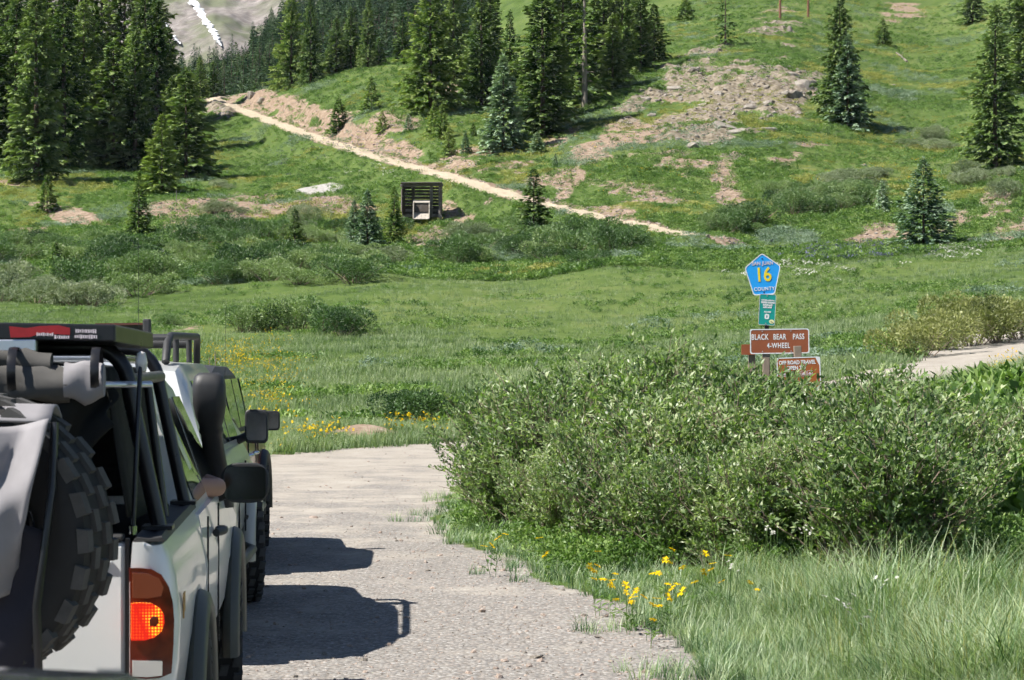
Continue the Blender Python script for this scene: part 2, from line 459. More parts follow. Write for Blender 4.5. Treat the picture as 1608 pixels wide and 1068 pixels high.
# ---- ground materials; masks and broad colour variation are stored on the mesh, the shader adds the fine grain
def ground_mat():
    t = NT('ground_surface')
    pos = t.pos()
    nf = t.noise(1.7, 3, .7, pos)
    ti = t.math('ADD', t.attr('tint'), t.math('MULTIPLY', t.math('SUBTRACT', nf, .5), .55))
    grass = t.ramp(ti, [(.15, (.030, .052, .015)), (.40, (.070, .110, .032)), (.62, (.106, .146, .046)), (.92, (.170, .178, .078))])
    dirt = t.ramp(nf, [(.28, (.11, .082, .058)), (.42, (.21, .155, .112)), (.58, (.285, .218, .165)), (.75, (.37, .31, .25))])
    rock = t.ramp(nf, [(.30, (.06, .050, .036)), (.46, (.175, .148, .108)), (.66, (.29, .25, .20))])
    def soft(a, k, lo, hi):
        return t.ramp(t.math('ADD', a, t.math('MULTIPLY', t.math('SUBTRACT', nf, .5), k)), [(lo, (0, 0, 0)), (hi, (1, 1, 1))])
    c = t.mix(soft(t.attr('dirt'), 1.6, .40, .58), grass, dirt)
    c = t.mix(soft(t.attr('rock'), 1.7, .42, .58), c, rock)
    c = t.mix(t.attr('heap'), c, t.ramp(nf, [(.3, (.28, .265, .25)), (.7, (.42, .40, .37))]))
    c = t.mix(soft(t.attr('near_road'), 1.2, .3, .7), c, (.24, .21, .17))
    c = t.mix(soft(t.attr('hill_road'), 1.2, .3, .7), c, (.40, .33, .25))
    t.bsdf(Base__Color=c, Roughness=1.0, **{'Specular IOR Level': 0.0})
    return t.m
def hill_road_mat():
    t = NT('dirt_road_surface'); pos = t.pos()
    t.bsdf(Base__Color=t.ramp(t.noise(2.5, 3, .7, pos), [(.3, (.36, .295, .215)), (.7, (.48, .41, .31))]), Roughness=1.0, **{'Specular IOR Level': 0.0})
    return t.m
def gravel_mat():
    t = NT('gravel_surface'); pos = t.pos()
    v2 = t.n('TexVoronoi', Vector=pos, Scale=36.0)
    nz = t.noise(.9, 5, .7, pos)
    s2 = t.n('SeparateColor', Color=v2.outputs['Color'])
    peb = t.ramp(s2.outputs[0], [(.0, (.16, .152, .148)), (.3, (.25, .243, .235)), (.6, (.335, .318, .295)), (.85, (.30, .262, .235)), (1.0, (.46, .45, .43))])
    peb = t.mix(t.ramp(v2.outputs['Distance'], [(.35, (0, 0, 0)), (.7, (.8, .8, .8))]), peb, (.16, .145, .13))
    dust = t.ramp(t.math('ADD', nz, t.math('MULTIPLY', t.math('SUBTRACT', s2.outputs[1], .5), .12)), [(.3, (.29, .26, .22)), (.55, (.36, .325, .28)), (.75, (.42, .385, .335))])
    sepy = t.n('SeparateXYZ', Vector=pos).outputs['Y']
    trk = t.noise(1.0, 3, .6, t.n('Mapping', Vector=pos, Rotation=(0, 0, R(-4)), Scale=(1.5, .09, 1)).outputs[0])
    df = t.math('ADD', t.math('ADD', t.math('MULTIPLY', t.math('SUBTRACT', sepy, 21.0), .05), t.math('MULTIPLY', t.math('SUBTRACT', trk, .5), 2.6)), t.math('MULTIPLY', t.math('SUBTRACT', nz, .48), 5.0), True)
    c = t.mix(t.math('ADD', t.math('MULTIPLY', df, .75), .10), peb, dust)
    t.bsdf(Base__Color=c, Roughness=1.0, Normal=t.bump(v2.outputs['Distance'], .5, -.015), **{'Specular IOR Level': 0.1})
    return t.m
M_GROUND = ground_mat(); M_HROAD = hill_road_mat(); M_GRAVEL = gravel_mat()
tint_m = .5 + fbm(Xg / 15, Yg / 15, 4, 81) * .30 + fbm(Xg / 2.2, Yg / 2.2, 3, 83) * .26 * sstep(20, 60, Yg)

nr, nc = Xg.shape
Vg = np.stack([Xg, Yg, zg], -1).reshape(-1, 3)
ii = (np.arange(nr - 1)[:, None] * nc + np.arange(nc - 1)[None, :])
quads = np.stack([ii, ii + 1, ii + nc + 1, ii + nc], -1)
def qmean(a): return (a[:-1, :-1] + a[1:, :-1] + a[:-1, 1:] + a[1:, 1:]) / 4
is_near = qmean(near_m) > .5
is_hill = (qmean(hill_m) > .5) & ~is_near
def ground_part(name, sel, mat):
    q = quads[sel]
    used, inv = np.unique(q.ravel(), return_inverse=True)
    me = np_mesh(name, Vg[used], inv.reshape(-1, 4), mat, True)
    for an, arr in (('dirt', dirt_m), ('rock', rock_m), ('heap', heap_m), ('hill_road', hill_m), ('near_road', near_m), ('tint', tint_m)):
        a = me.attributes.new(an, 'FLOAT', 'POINT'); a.data.foreach_set('value', arr.ravel()[used].astype(np.float32))
    o = mobj(name, me); o['kind'] = 'structure'
    return o
tag(ground_part('terrain', ~is_near & ~is_hill, M_GROUND), 'green meadow and grassy hillside with bare earth and rock', 'ground')
tag(ground_part('gravel_road', is_near, M_GRAVEL), 'gravel road running from the trucks round to the right', 'road')
tag(ground_part('hillside_road', is_hill, M_HROAD), 'narrow tan dirt road climbing across the hillside', 'road')
# ground behind the camera and far round about
mb = MB()
ring = []
for k in range(48):
    a = 2 * math.pi * k / 48
    ring.append((math.sin(a), math.cos(a)))
for r, z in ((0, -.35), (40, -.35), (160, -2.0), (700, -4.0), (3600, -6.0)):
    mb.v += [(x * r, y * r, z) for x, y in ring]
for i in range(4):
    for k in range(48):
        k2 = (k + 1) % 48
        mb.f.append((i * 48 + k, i * 48 + k2, (i + 1) * 48 + k2, (i + 1) * 48 + k))
gfl = mb.build('valley_floor', M_GROUND, smooth=60)
tag(gfl, 'grassy valley floor all round', 'ground', kind='structure')
# ------------------------------------------------------------------ plant materials
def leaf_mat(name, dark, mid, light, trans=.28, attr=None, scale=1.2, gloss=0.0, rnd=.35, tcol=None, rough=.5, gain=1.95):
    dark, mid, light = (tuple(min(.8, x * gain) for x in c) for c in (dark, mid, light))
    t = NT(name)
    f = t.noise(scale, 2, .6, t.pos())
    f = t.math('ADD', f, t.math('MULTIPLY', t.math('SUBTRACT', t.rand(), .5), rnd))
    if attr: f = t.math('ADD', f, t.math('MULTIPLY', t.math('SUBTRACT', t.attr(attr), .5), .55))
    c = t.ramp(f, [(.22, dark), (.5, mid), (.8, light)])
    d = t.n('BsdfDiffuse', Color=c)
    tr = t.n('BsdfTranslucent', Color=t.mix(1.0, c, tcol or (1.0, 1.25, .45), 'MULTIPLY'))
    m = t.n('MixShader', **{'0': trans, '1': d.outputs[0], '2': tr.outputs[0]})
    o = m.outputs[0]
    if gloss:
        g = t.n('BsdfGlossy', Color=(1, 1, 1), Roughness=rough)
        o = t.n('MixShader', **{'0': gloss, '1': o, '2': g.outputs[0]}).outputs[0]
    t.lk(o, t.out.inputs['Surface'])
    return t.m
M_SPRUCE = leaf_mat('spruce_needles', (.014, .030, .013), (.050, .080, .032), (.125, .158, .064), .24, 'tip', .5)
M_BLUE = leaf_mat('blue_spruce_needles', (.026, .052, .034), (.085, .128, .086), (.190, .235, .170), .22, 'tip', .5)
M_YELSP = leaf_mat('young_spruce_needles', (.018, .038, .013), (.060, .098, .030), (.140, .172, .060), .26, 'tip', .5)
M_FARSP = leaf_mat('far_spruce_needles', (.010, .022, .013), (.028, .050, .027), (.058, .084, .042), .14, None, .2, rnd=.7)
M_WIL = leaf_mat('willow_leaves', (.030, .056, .015), (.098, .148, .048), (.225, .255, .135), .40, 'tip', 1.3, .05, .25, rough=.5)
M_WILMID = leaf_mat('willow_thicket_leaves', (.020, .044, .014), (.056, .098, .032), (.125, .165, .070), .24, None, .35, .03, .6)
M_WILGREY = leaf_mat('grey_willow_leaves', (.050, .070, .036), (.105, .130, .070), (.170, .190, .120), .18, None, .5, .03, .4)
M_WILBRN = leaf_mat('brown_willow_leaves', (.045, .056, .016), (.100, .112, .036), (.170, .175, .068), .26, None, .9, .03, .4)
M_HERB = leaf_mat('herb_leaves', (.026, .056, .014), (.070, .122, .030), (.130, .178, .056), .30, None, .6, .02, .5)
M_HERBY = leaf_mat('dry_herb_leaves', (.080, .090, .026), (.160, .165, .050), (.240, .230, .090), .25, None, .6, 0, .5)
M_HERBB = leaf_mat('lupine_leaves', (.055, .085, .060), (.105, .145, .100), (.165, .200, .165), .22, None, .6, 0, .5)
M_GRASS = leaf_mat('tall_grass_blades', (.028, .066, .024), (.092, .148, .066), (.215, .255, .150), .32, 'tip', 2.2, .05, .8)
M_MEAD = leaf_mat('meadow_grass_blades', (.062, .094, .042), (.115, .152, .076), (.180, .202, .120), .34, 'tip', .12, .02, .5)
M_BARK = simple('spruce_bark', (.105, .080, .062), .95, spec=.1, var=.35, scale=5)
M_DEAD = simple('dead_wood', (.22, .19, .165), .95, spec=.1, var=.3, scale=6)
M_TWIG = simple('willow_twigs', (.20, .155, .12), .9, spec=.2, var=.3, scale=4)
M_YEL = leaf_mat('yellow_petals', (.58, .36, .006), (.72, .50, .012), (.80, .62, .03), .25, None, 3, 0, .3, (1, 1, .6), gain=1.0)
M_WHITE = leaf_mat('white_petals', (.50, .50, .44), (.62, .62, .56), (.72, .72, .68), .25, None, 3, 0, .3, (1, 1, .9), gain=1.0)
M_VIO = leaf_mat('violet_petals', (.10, .11, .17), (.15, .16, .24), (.21, .22, .32), .2, None, 3, 0, .3, (1, 1, 1), gain=1.0)

def add_attr(me, name, arr):
    a = me.attributes.new(name, 'FLOAT', 'POINT'); a.data.foreach_set('value', np.asarray(arr, np.float32))

def norm(v): return v / (np.linalg.norm(v, axis=-1, keepdims=True) + 1e-9)

def kites(base, direc, up, ln, wd, bend=.15, midf=.5):
    """one bent kite per row; returns verts, faces"""
    d = norm(direc); s = norm(np.cross(d, up)); n = np.cross(s, d)
    ln = np.asarray(ln)[:, None]; wd = np.asarray(wd)[:, None]
    mid = base + d * ln * midf + n * ln * bend
    v = np.stack([base, mid + s * wd / 2, base + d * ln, mid - s * wd / 2], 1).reshape(-1, 3)
    return v, np.arange(len(base) * 4).reshape(-1, 4)

def gen_spruce(name, H, Rb, seed, dz=.33, per=9, nf=30, fl=.58, mat=None, ragged=.3, bare=.04, shape=.8, droop=.35, sparse=0.0, trunk_r=None, bark=None):
    g = np.random.default_rng(seed)
    B, Dr, L_, W_, T_ = [], [], [], [], []
    z = H * bare; gaps = g.uniform(0, 6.28, 9)
    while z < H * .985:
        t = z / H
        env = Rb * ((1 - t) ** shape) * (1 + ragged * .55 * math.sin(gaps[0] + t * 17) * math.sin(gaps[1] + t * 41)) + .05 * H / 15
        k = max(3, int(round(per * (.55 + .45 * (1 - t)) + g.uniform(-1, 1))))
        a0 = g.uniform(0, 6.28)
        for i in range(k):
            if g.random() < sparse: continue
            a = a0 + 6.283 * i / k + g.normal(0, .25)
            lob = 1 + ragged * .5 * math.sin(3 * a + gaps[2] + t * 9) * math.sin(t * 23 + gaps[3])
            L = env * lob * (1 + ragged * g.normal(0, .35))
            L = max(L, .12 * H / 15)
            n = max(3, int(nf * (.35 + .65 * L / Rb)))
            s = np.sort(g.uniform(.12, 1, n)) ** .75
            up = .30 * (t ** 1.3) + .12 - droop * (1 - t) * .6
            r = L * s; zz = L * (up * s - droop * s * s * .5 * (1 - t * .6) + .22 * droop * s ** 4) + g.normal(0, .03, n)
            ca, sa = math.cos(a), math.sin(a)
            base = np.stack([ca * r, sa * r, z + zz], 1)
            sgn = np.where(np.arange(n) % 2 == 0, 1, -1)
            ang = a + sgn * g.uniform(.25, 1.15, n) * (1 - s * .55)
            pit = g.uniform(-.75, .12, n) + .25 * t
            d = np.stack([np.cos(ang) * np.cos(pit), np.sin(ang) * np.cos(pit), np.sin(pit)], 1)
            B.append(base); Dr.append(d)
            ll = fl * (.55 + .75 * g.random(n)) * (.45 + .55 * min(1, L / (Rb * .8))) * (H / 15) ** .25
            L_.append(ll); W_.append(ll * g.uniform(.42, .72, n)); T_.append(np.clip(s * .9 + g.normal(0, .12, n), 0, 1))
        z += dz * (H / 15) ** .6 * (.75 + .5 * g.random()) * (.62 + .5 * (1 - t))
    # leader
    n = 10; zz = np.linspace(H * .95, H, n)
    B.append(np.stack([np.zeros(n), np.zeros(n), zz], 1)); an = g.uniform(0, 6.28, n)
    Dr.append(np.stack([np.cos(an) * .5, np.sin(an) * .5, np.ones(n)], 1)); L_.append(np.full(n, .05 * H * .5 + .08)); W_.append(np.full(n, .02 * H * .3 + .05)); T_.append(np.ones(n))
    B = np.concatenate(B); Dr = np.concatenate(Dr); L_ = np.concatenate(L_); W_ = np.concatenate(W_); T_ = np.concatenate(T_)
    up = np.stack([g.normal(0, .45, len(B)), g.normal(0, .45, len(B)), np.ones(len(B))], 1)
    V, Fc = kites(B, Dr, up, L_, W_, .12)
    crown = np_mesh(name + '_crown', V, Fc, mat)
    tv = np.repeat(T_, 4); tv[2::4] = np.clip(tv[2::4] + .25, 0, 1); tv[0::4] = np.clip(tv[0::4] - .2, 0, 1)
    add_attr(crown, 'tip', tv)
    rr = trunk_r or H * .016
    mb = MB().tube([(0, 0, -.6), (0, 0, .3), (.02, 0, H * .4), (0, .02, H * .75), (0, 0, H * .97)], [rr * 1.35, rr * 1.1, rr * .75, rr * .4, .015], 7)
    for q in range(10 if sparse > .2 else 3):                # a few bare limbs
        a = g.uniform(0, 6.28); zq = g.uniform(.06, .5) * H; l = Rb * g.uniform(.35, .7)
        mb.tube([(0, 0, zq), (math.cos(a) * l, math.sin(a) * l, zq - .12 * l)], [rr * .22, rr * .08], 4)
    trunk = mb.mesh(name + '_trunk', bark or M_BARK, 60)
    return crown, trunk, H

SP = {
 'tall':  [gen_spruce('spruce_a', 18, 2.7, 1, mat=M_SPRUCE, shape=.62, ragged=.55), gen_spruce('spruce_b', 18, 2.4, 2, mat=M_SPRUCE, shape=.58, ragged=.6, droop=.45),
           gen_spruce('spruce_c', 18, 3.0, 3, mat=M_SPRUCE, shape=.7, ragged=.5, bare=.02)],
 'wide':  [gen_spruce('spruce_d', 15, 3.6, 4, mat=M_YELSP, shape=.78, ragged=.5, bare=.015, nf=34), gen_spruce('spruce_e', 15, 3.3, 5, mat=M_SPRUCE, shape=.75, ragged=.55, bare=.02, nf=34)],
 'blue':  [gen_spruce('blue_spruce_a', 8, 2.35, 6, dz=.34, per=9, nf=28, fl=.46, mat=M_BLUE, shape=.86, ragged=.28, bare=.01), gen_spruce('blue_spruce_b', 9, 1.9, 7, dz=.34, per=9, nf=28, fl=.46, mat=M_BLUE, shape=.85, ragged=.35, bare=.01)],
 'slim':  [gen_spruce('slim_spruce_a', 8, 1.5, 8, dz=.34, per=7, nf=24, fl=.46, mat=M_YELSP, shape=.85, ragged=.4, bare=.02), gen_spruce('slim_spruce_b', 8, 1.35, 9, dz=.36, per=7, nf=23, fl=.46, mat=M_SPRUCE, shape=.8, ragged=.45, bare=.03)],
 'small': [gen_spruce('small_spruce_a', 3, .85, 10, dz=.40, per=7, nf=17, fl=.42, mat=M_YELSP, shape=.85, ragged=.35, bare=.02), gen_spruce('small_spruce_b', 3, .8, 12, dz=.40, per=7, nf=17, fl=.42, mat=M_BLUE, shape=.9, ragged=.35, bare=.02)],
 'bare':  [gen_spruce('sparse_spruce', 17, 2.6, 13, dz=.42, per=6, nf=15, mat=M_YELSP, shape=.5, ragged=.7, bare=.10, sparse=.35, trunk_r=.34, bark=M_DEAD)],
 'thin':  [gen_spruce('thin_spruce', 9, 1.3, 14, dz=.5, per=5, nf=11, fl=.55, mat=M_SPRUCE, shape=.5, ragged=.8, bare=.06, sparse=.35)],
 'far':   [gen_spruce('far_spruce_a', 16, 2.0, 15, dz=.95, per=6, nf=5, fl=1.25, mat=M_FARSP, shape=.72, ragged=.45, bare=.06), gen_spruce('far_spruce_b', 16, 1.7, 16, dz=1.0, per=6, nf=5, fl=1.2, mat=M_FARSP, shape=.68, ragged=.5, bare=.08),
           gen_spruce('far_spruce_c', 16, 2.3, 17, dz=1.0, per=6, nf=5, fl=1.3, mat=M_FARSP, shape=.8, ragged=.4, bare=.05)],
}
def put_tree(name, px, py, top, kind, v, label, group, D=None, wf=1.0, loc=None, sink=.15):
    crown, trunk, H = SP[kind][v % len(SP[kind])]
    p = loc or (hit(px, py, 60) if D is None else Vector(((px - 804) / F * D, D, float(gz((px - 804) / F * D, D)[0]))))
    h = (py - top) * p.y / F if loc is None else top
    s = h / H
    r = empty(name, (p.x, p.y, p.z - sink * s), random.uniform(0, 6.28))
    mobj('crown', crown, r, scale=(s * wf, s * wf, s)); mobj('trunk', trunk, r, scale=(s, s, s))
    tag(r, label, 'tree', group)
    return r
G1, G2, G3, G4 = 'tall spruces of the dark stand on the left', 'spruces on the ridge above the dirt road', 'young spruces scattered on the slope', 'spruces on the right hillside'
TREES = [  # column, base row, top row, kind, variant, width factor, group, label
 (57, 287, -14, 'tall', 0, .95, G1, 'tall grey-green spruce at the front left of the dark stand'),
 (-8, 262, 60, 'tall', 1, 1.1, G1, 'dark spruce cut off by the left edge of the picture'),
 (12, 170, -60, 'wide', 1, .9, G1, 'big dark spruce behind the leftmost grey-green one'),
 (100, 264, -30, 'tall', 2, .9, G1, 'dark spruce just right of the tall grey-green front spruce'),
 (78, 205, -70, 'tall', 0, .9, G1, 'dark spruce half hidden behind the tall grey-green front spruce'),
 (148, 244, 8, 'tall', 1, 1.0, G1, 'spruce with light bough tips in the middle of the left stand'),
 (160, 205, -70, 'wide', 1, .8, G1, 'very dark spruce behind the middle of the left stand'),
 (196, 215, -60, 'tall', 2, 1.1, G1, 'broad dark spruce right of the middle of the left stand'),
 (228, 250, -30, 'tall', 0, .9, G1, 'tall dark spruce between the middle and the right end of the stand'),
 (122, 185, -60, 'tall', 1, 1.0, G1, 'shaded spruce at the back of the left stand'),
 (246, 250, -4, 'tall', 2, .9, G1, 'tall spruce at the right end of the stand against the grey mountain'),
 (292, 282, 106, 'slim', 1, 1.35, G1, 'dark spruce at the right edge of the stand, shading the grassy hollow'),
 (270, 262, 120, 'wide', 1, .8, G1, 'dark lower spruce inside the right edge of the left stand'),
 (254, 306, 178, 'slim', 0, 1.25, G1, 'lighter green spruce standing in front of the right end of the stand'),
 (26, 262, -10, 'tall', 2, 1.0, G1, 'dark spruce between the left edge and the tall grey-green spruce'),
 (132, 258, 0, 'wide', 1, .8, G1, 'dense spruce left of the one with light bough tips'),
 (178, 266, 60, 'slim', 1, 1.3, G1, 'lower spruce tucked in right of the one with light bough tips'),
 (212, 270, 50, 'wide', 1, .8, G1, 'dense dark spruce in the lower right of the left stand'),
 (264, 232, 40, 'tall', 1, 1.0, G1, 'spruce behind the lighter green one at the right end of the stand'),
 (240, 185, -60, 'tall', 0, 1.0, G1, 'shaded spruce behind the right end of the left stand'),
 (52, 190, -60, 'tall', 1, 1.0, G1, 'dark spruce directly behind the tall grey-green front spruce'),
 (300, 205, 110, 'slim', 1, 1.2, G1, 'small dark spruce on the right flank of the left stand'),
 (218, 370, 268, 'slim', 0, .95, G3, 'slim bright green young spruce above the willow thicket on the left'),
 (74, 333, 272, 'small', 0, 1.0, G3, 'small spruce in front of the tall grey-green spruce on the left'),
 (114, 238, 150, 'slim', 0, 1.0, G3, 'bright young spruce between the trunks of the left stand'),
 (88, 436, 376, 'small', 0, .8, G3, 'thin little spruce among the willows at far left'),
 (208, 420, 382, 'small', 0, .8, G3, 'tiny spruce among the willows below the slim bright one'),
 (283, 392, 352, 'small', 1, 1.5, G3, 'low bushy bluish spruce by the bare pink earth on the left'),
 (314, 158, 88, 'wide', 0, .75, G2, 'spruce at the bend of the dirt road, beside the left stand'),
 (335, 152, 95, 'slim', 1, 1.2, G2, 'small dark spruce just behind the bend of the dirt road'),
 (364, 150, 100, 'slim', 1, 1.2, G2, 'short spruce behind the top of the dirt road'),
 (399, 138, -8, 'tall', 1, .85, G2, 'tall spruce with a visible grey trunk above the road cut'),
 (426, 132, 24, 'tall', 0, .8, G2, 'spruce close behind the one with the visible grey trunk'),
 (457, 134, -12, 'wide', 0, .72, G2, 'left one of two broad spruces standing together above the road cut'),
 (488, 128, -6, 'wide', 1, .62, G2, 'right one of two broad spruces standing together above the road cut'),
 (528, 112, 26, 'slim', 1, 1.1, G2, 'dark slim spruce on the ridge right of the broad pair'),
 (551, 108, 10, 'slim', 1, 1.0, G2, 'second slim spruce on the ridge right of the broad pair'),
 (578, 106, -6, 'tall', 2, .75, G2, 'taller spruce on the ridge midway to the big middle spruce'),
 (595, 102, 58, 'small', 0, 1.0, G2, 'small spruce on the ridge beside the taller midway spruce'),
 (632, 100, 20, 'slim', 1, 1.0, G2, 'slim spruce on the ridge left of the big middle spruce'),
 (532, 202, 147, 'small', 0, 1.0, G3, 'young spruce above the dirt road, leftmost on the open slope'),
 (583, 173, 117, 'small', 0, .9, G3, 'young spruce high on the open slope above the dirt road'),
 (600, 205, 170, 'small', 0, 1.0, G3, 'tiny spruce right of the leftmost young one above the road'),
 (641, 206, 178, 'small', 1, 1.0, G3, 'tiny bluish spruce below the big middle spruce'),
 (682, 214, 156, 'small', 0, .8, G3, 'left one of two young spruces close together below the big middle spruce'),
 (694, 218, 160, 'small', 0, .8, G3, 'right one of two young spruces close together below the big middle spruce'),
 (705, 243, 196, 'small', 0, .9, G3, 'young spruce just above the road below the close pair'),
 (731, 242, 206, 'small', 1, .9, G3, 'small bluish spruce above the road right of the close pair'),
 (743, 214, 192, 'small', 0, 1.0, G3, 'tiny spruce on the slope left of the blue spruce'),
 (676, 174, -46, 'wide', 0, .86, G2, 'big broad bright spruce in the middle of the ridge'),
 (712, 128, -60, 'tall', 2, .9, G2, 'spruce behind the right side of the big middle spruce'),
 (756, 168, -24, 'tall', 2, .95, G2, 'tall dark spruce just right of the big middle spruce'),
 (801, 158, 14, 'slim', 1, .7, G2, 'narrow spruce between the tall dark one and the broad group'),
 (790, 240, 84, 'blue', 1, .95, G3, 'blue-green cone-shaped spruce on the slope in front of the ridge group'),
 (852, 212, -40, 'tall', 2, 1.15, G2, 'large shaggy spruce leading the group on the ridge'),
 (884, 168, -70, 'wide', 1, .8, G2, 'dark spruce behind the large shaggy one'),
 (918, 166, -60, 'bare', 0, 1.0, G2, 'thin-crowned old spruce with a pale bare trunk in the ridge group'),
 (948, 130, -60, 'tall', 0, .9, G2, 'spruce right of the pale bare trunk'),
 (977, 122, -40, 'wide', 0, .7, G2, 'yellowish spruce in the right half of the ridge group'),
 (1006, 112, -30, 'tall', 1, 1.0, G2, 'dark spruce second from the right end of the ridge group'),
 (1027, 98, 4, 'slim', 1, 1.3, G2, 'dark spruce at the right end of the ridge group'),
 (870, 190, 10, 'wide', 0, .7, G2, 'yellowish lower spruce between the shaggy spruce and the pale bare trunk'),
 (905, 140, -60, 'tall', 2, 1.0, G2, 'dark spruce just behind the pale bare trunk'),
 (962, 138, 20, 'slim', 1, 1.2, G2, 'lower dark spruce right of the pale bare trunk'),
 (992, 104, -40, 'tall', 2, .9, G2, 'tall spruce behind the yellowish one of the ridge group'),
 (770, 120, -40, 'tall', 0, .9, G2, 'spruce behind the tall dark one right of the big middle spruce'),
 (836, 190, 60, 'slim', 0, 1.1, G2, 'lower spruce at the left foot of the ridge group'),
 (843, 240, 206, 'small', 1, 1.5, G3, 'low bushy blue spruce at the foot of the large shaggy spruce'),
 (872, 262, 240, 'small', 1, .9, G3, 'tiny blue spruce on the bare slope above the road'),
 (838, 380, 262, 'slim', 1, 1.25, G3, 'dark green young spruce beside the road right of the timber bin'),
 (577, 398, 296, 'blue', 1, .95, G3, 'grey-blue spruce left of the timber bin'),
 (556, 396, 312, 'blue', 1, .8, G3, 'smaller grey-blue spruce behind the one left of the timber bin'),
 (619, 386, 292, 'slim', 0, .9, G3, 'narrow green spruce touching the timber bin'),
 (463, 412, 326, 'slim', 1, 1.1, G3, 'dark young spruce standing alone in the willow thicket'),
 (1139, 70, -30, 'thin', 0, 1.0, G4, 'straggly thin spruce above the rock outcrop'),
 (1076, 32, -8, 'small', 0, 1.3, G4, 'clump-like little spruce near the top of the hill above the outcrop'),
 (1319, 192, -12, 'wide', 1, .72, G4, 'tall dark spruce beside the grey boulders of the outcrop'),
 (1331, 199, 52, 'blue', 1, .85, G4, 'bluish spruce leaning in front of the tall one by the boulders'),
 (1386, 74, 28, 'small', 0, 1.1, G4, 'small spruce on the open slope right of the outcrop'),
 (1563, 266, 2, 'tall', 2, .95, G4, 'tall dark spruce near the right edge of the picture'),
 (1612, 150, -60, 'tall', 0, 1.0, G4, 'spruce cut off by the right edge behind the tall dark one'),
 (1450, 390, 246, 'blue', 0, 1.0, G4, 'full pale blue spruce beside the pink cut bank on the right'),
 (1385, 333, 280, 'small', 1, .9, G4, 'small bluish spruce left of the full pale blue one'),
 (1528, 36, -60, 'wide', 1, .8, G4, 'dark spruce touching the top edge at the right'),
 (1596, 44, -60, 'wide', 1, .8, G4, 'dark spruce in the top right corner'),
]
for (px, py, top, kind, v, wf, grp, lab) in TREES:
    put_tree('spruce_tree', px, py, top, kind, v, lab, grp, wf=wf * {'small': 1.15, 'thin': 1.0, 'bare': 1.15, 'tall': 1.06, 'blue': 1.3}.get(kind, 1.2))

# ------------------------------------------------------------------ far forested slope and mountain
def far_sheet(name, cols, mat, nu=90, nv=70, rough=0.0, seed=0):
    """cols: {column: [(distance, row), ...]} equally long lists"""
    ks = sorted(cols); n = len(cols[ks[0]])
    pts = np.array([[tuple(P(k, r, d)) for d, r in cols[k]] for k in ks])       # (k, n, 3)
    u = np.linspace(0, len(ks) - 1, nu); v = np.linspace(0, n - 1, nv)
    A = np.stack([[np.interp(u, range(len(ks)), pts[:, j, c]) for j in range(n)] for c in range(3)], -1)   # (n, nu, 3)
    Gd = np.stack([[np.interp(v, range(n), A[:, i, c]) for i in range(nu)] for c in range(3)], -1)          # (nu, nv, 3)
    if rough:
        Gd[..., 2] += fbm(Gd[..., 0] / 90 + seed, Gd[..., 2] / 90, 5, seed) * rough
        Gd[..., 1] += fbm(Gd[..., 0] / 60 + seed, Gd[..., 2] / 60, 5, seed + 5) * rough * 1.4
    idx = (np.arange(nu - 1)[:, None] * nv + np.arange(nv - 1)[None]).ravel()
    me = np_mesh(name, Gd.reshape(-1, 3), np.stack([idx, idx + nv, idx + nv + 1, idx + 1], -1), mat, True)
    return mobj(name, me), Gd
t = NT('forest_floor')
t.bsdf(Base__Color=t.ramp(t.noise(.05, 4, .6, t.pos()), [(.35, (.035, .055, .022)), (.55, (.075, .105, .035)), (.7, (.14, .15, .07))]), Roughness=1.0, **{'Specular IOR Level': 0.0})
fs, FG = far_sheet('forest_slope', {100: [(560, 260), (640, 190), (760, 160), (900, 140), (1050, 122)], 300: [(560, 260), (640, 180), (760, 142), (900, 122), (1050, 104)], 400: [(560, 250), (640, 165), (760, 128), (900, 104), (1050, 84)],
  480: [(560, 240), (640, 155), (760, 115), (900, 82), (1050, 56)], 560: [(560, 230), (640, 145), (760, 98), (900, 58), (1050, 20)], 650: [(560, 220), (640, 135), (760, 80), (900, 30), (1050, -14)], 800: [(560, 200), (640, 120), (760, 55), (900, -10), (1050, -60)], 1100: [(560, 180), (640, 90), (760, 10), (900, -60), (1050, -120)]}, t.m, rough=3.0, seed=4)
tag(fs, 'distant forested slope below the mountain', 'hillside', kind='structure')
t = NT('mountain_rock'); pos = t.pos()
vec = t.n('Mapping', Vector=pos, Scale=(.10, .10, .035)).outputs[0]
rk = t.ramp(t.noise(1.0, 6, .7, vec), [(.3, (.10, .088, .082)), (.5, (.20, .178, .165)), (.7, (.30, .275, .26))])
rk = t.mix(t.ramp(t.noise(.011, 5, .65, pos), [(.48, (0, 0, 0)), (.62, (.8, .8, .8))]), rk, (.105, .125, .062))
t.bsdf(Base__Color=rk, Roughness=1.0, **{'Specular IOR Level': 0.0})
mt, MG = far_sheet('mountain', {-500: [(1500, 250), (1700, 100), (1950, -40), (2200, -160), (2500, -300)], 150: [(1500, 250), (1700, 120), (1950, 20), (2200, -80), (2500, -230)], 260: [(1500, 240), (1700, 112), (1950, 30), (2200, -60), (2500, -210)], 340: [(1480, 230), (1660, 108), (1950, 22), (2200, -75), (2500, -230)],
  400: [(1500, 230), (1700, 105), (1950, 15), (2200, -80), (2500, -230)], 520: [(1500, 220), (1650, 90), (1900, 0), (2150, -95), (2500, -240)], 700: [(1500, 220), (1700, 80), (1950, -30), (2200, -130), (2500, -260)], 1300: [(1500, 220), (1700, 40), (1950, -90), (2200, -200), (2500, -320)], 2400: [(1500, 200), (1700, 0), (1950, -120), (2200, -230), (2500, -340)]}, t.m, nu=220, nv=150, rough=26.0, seed=8)
tag(mt, 'grey rocky mountainside in the distance', 'mountain', kind='structure')
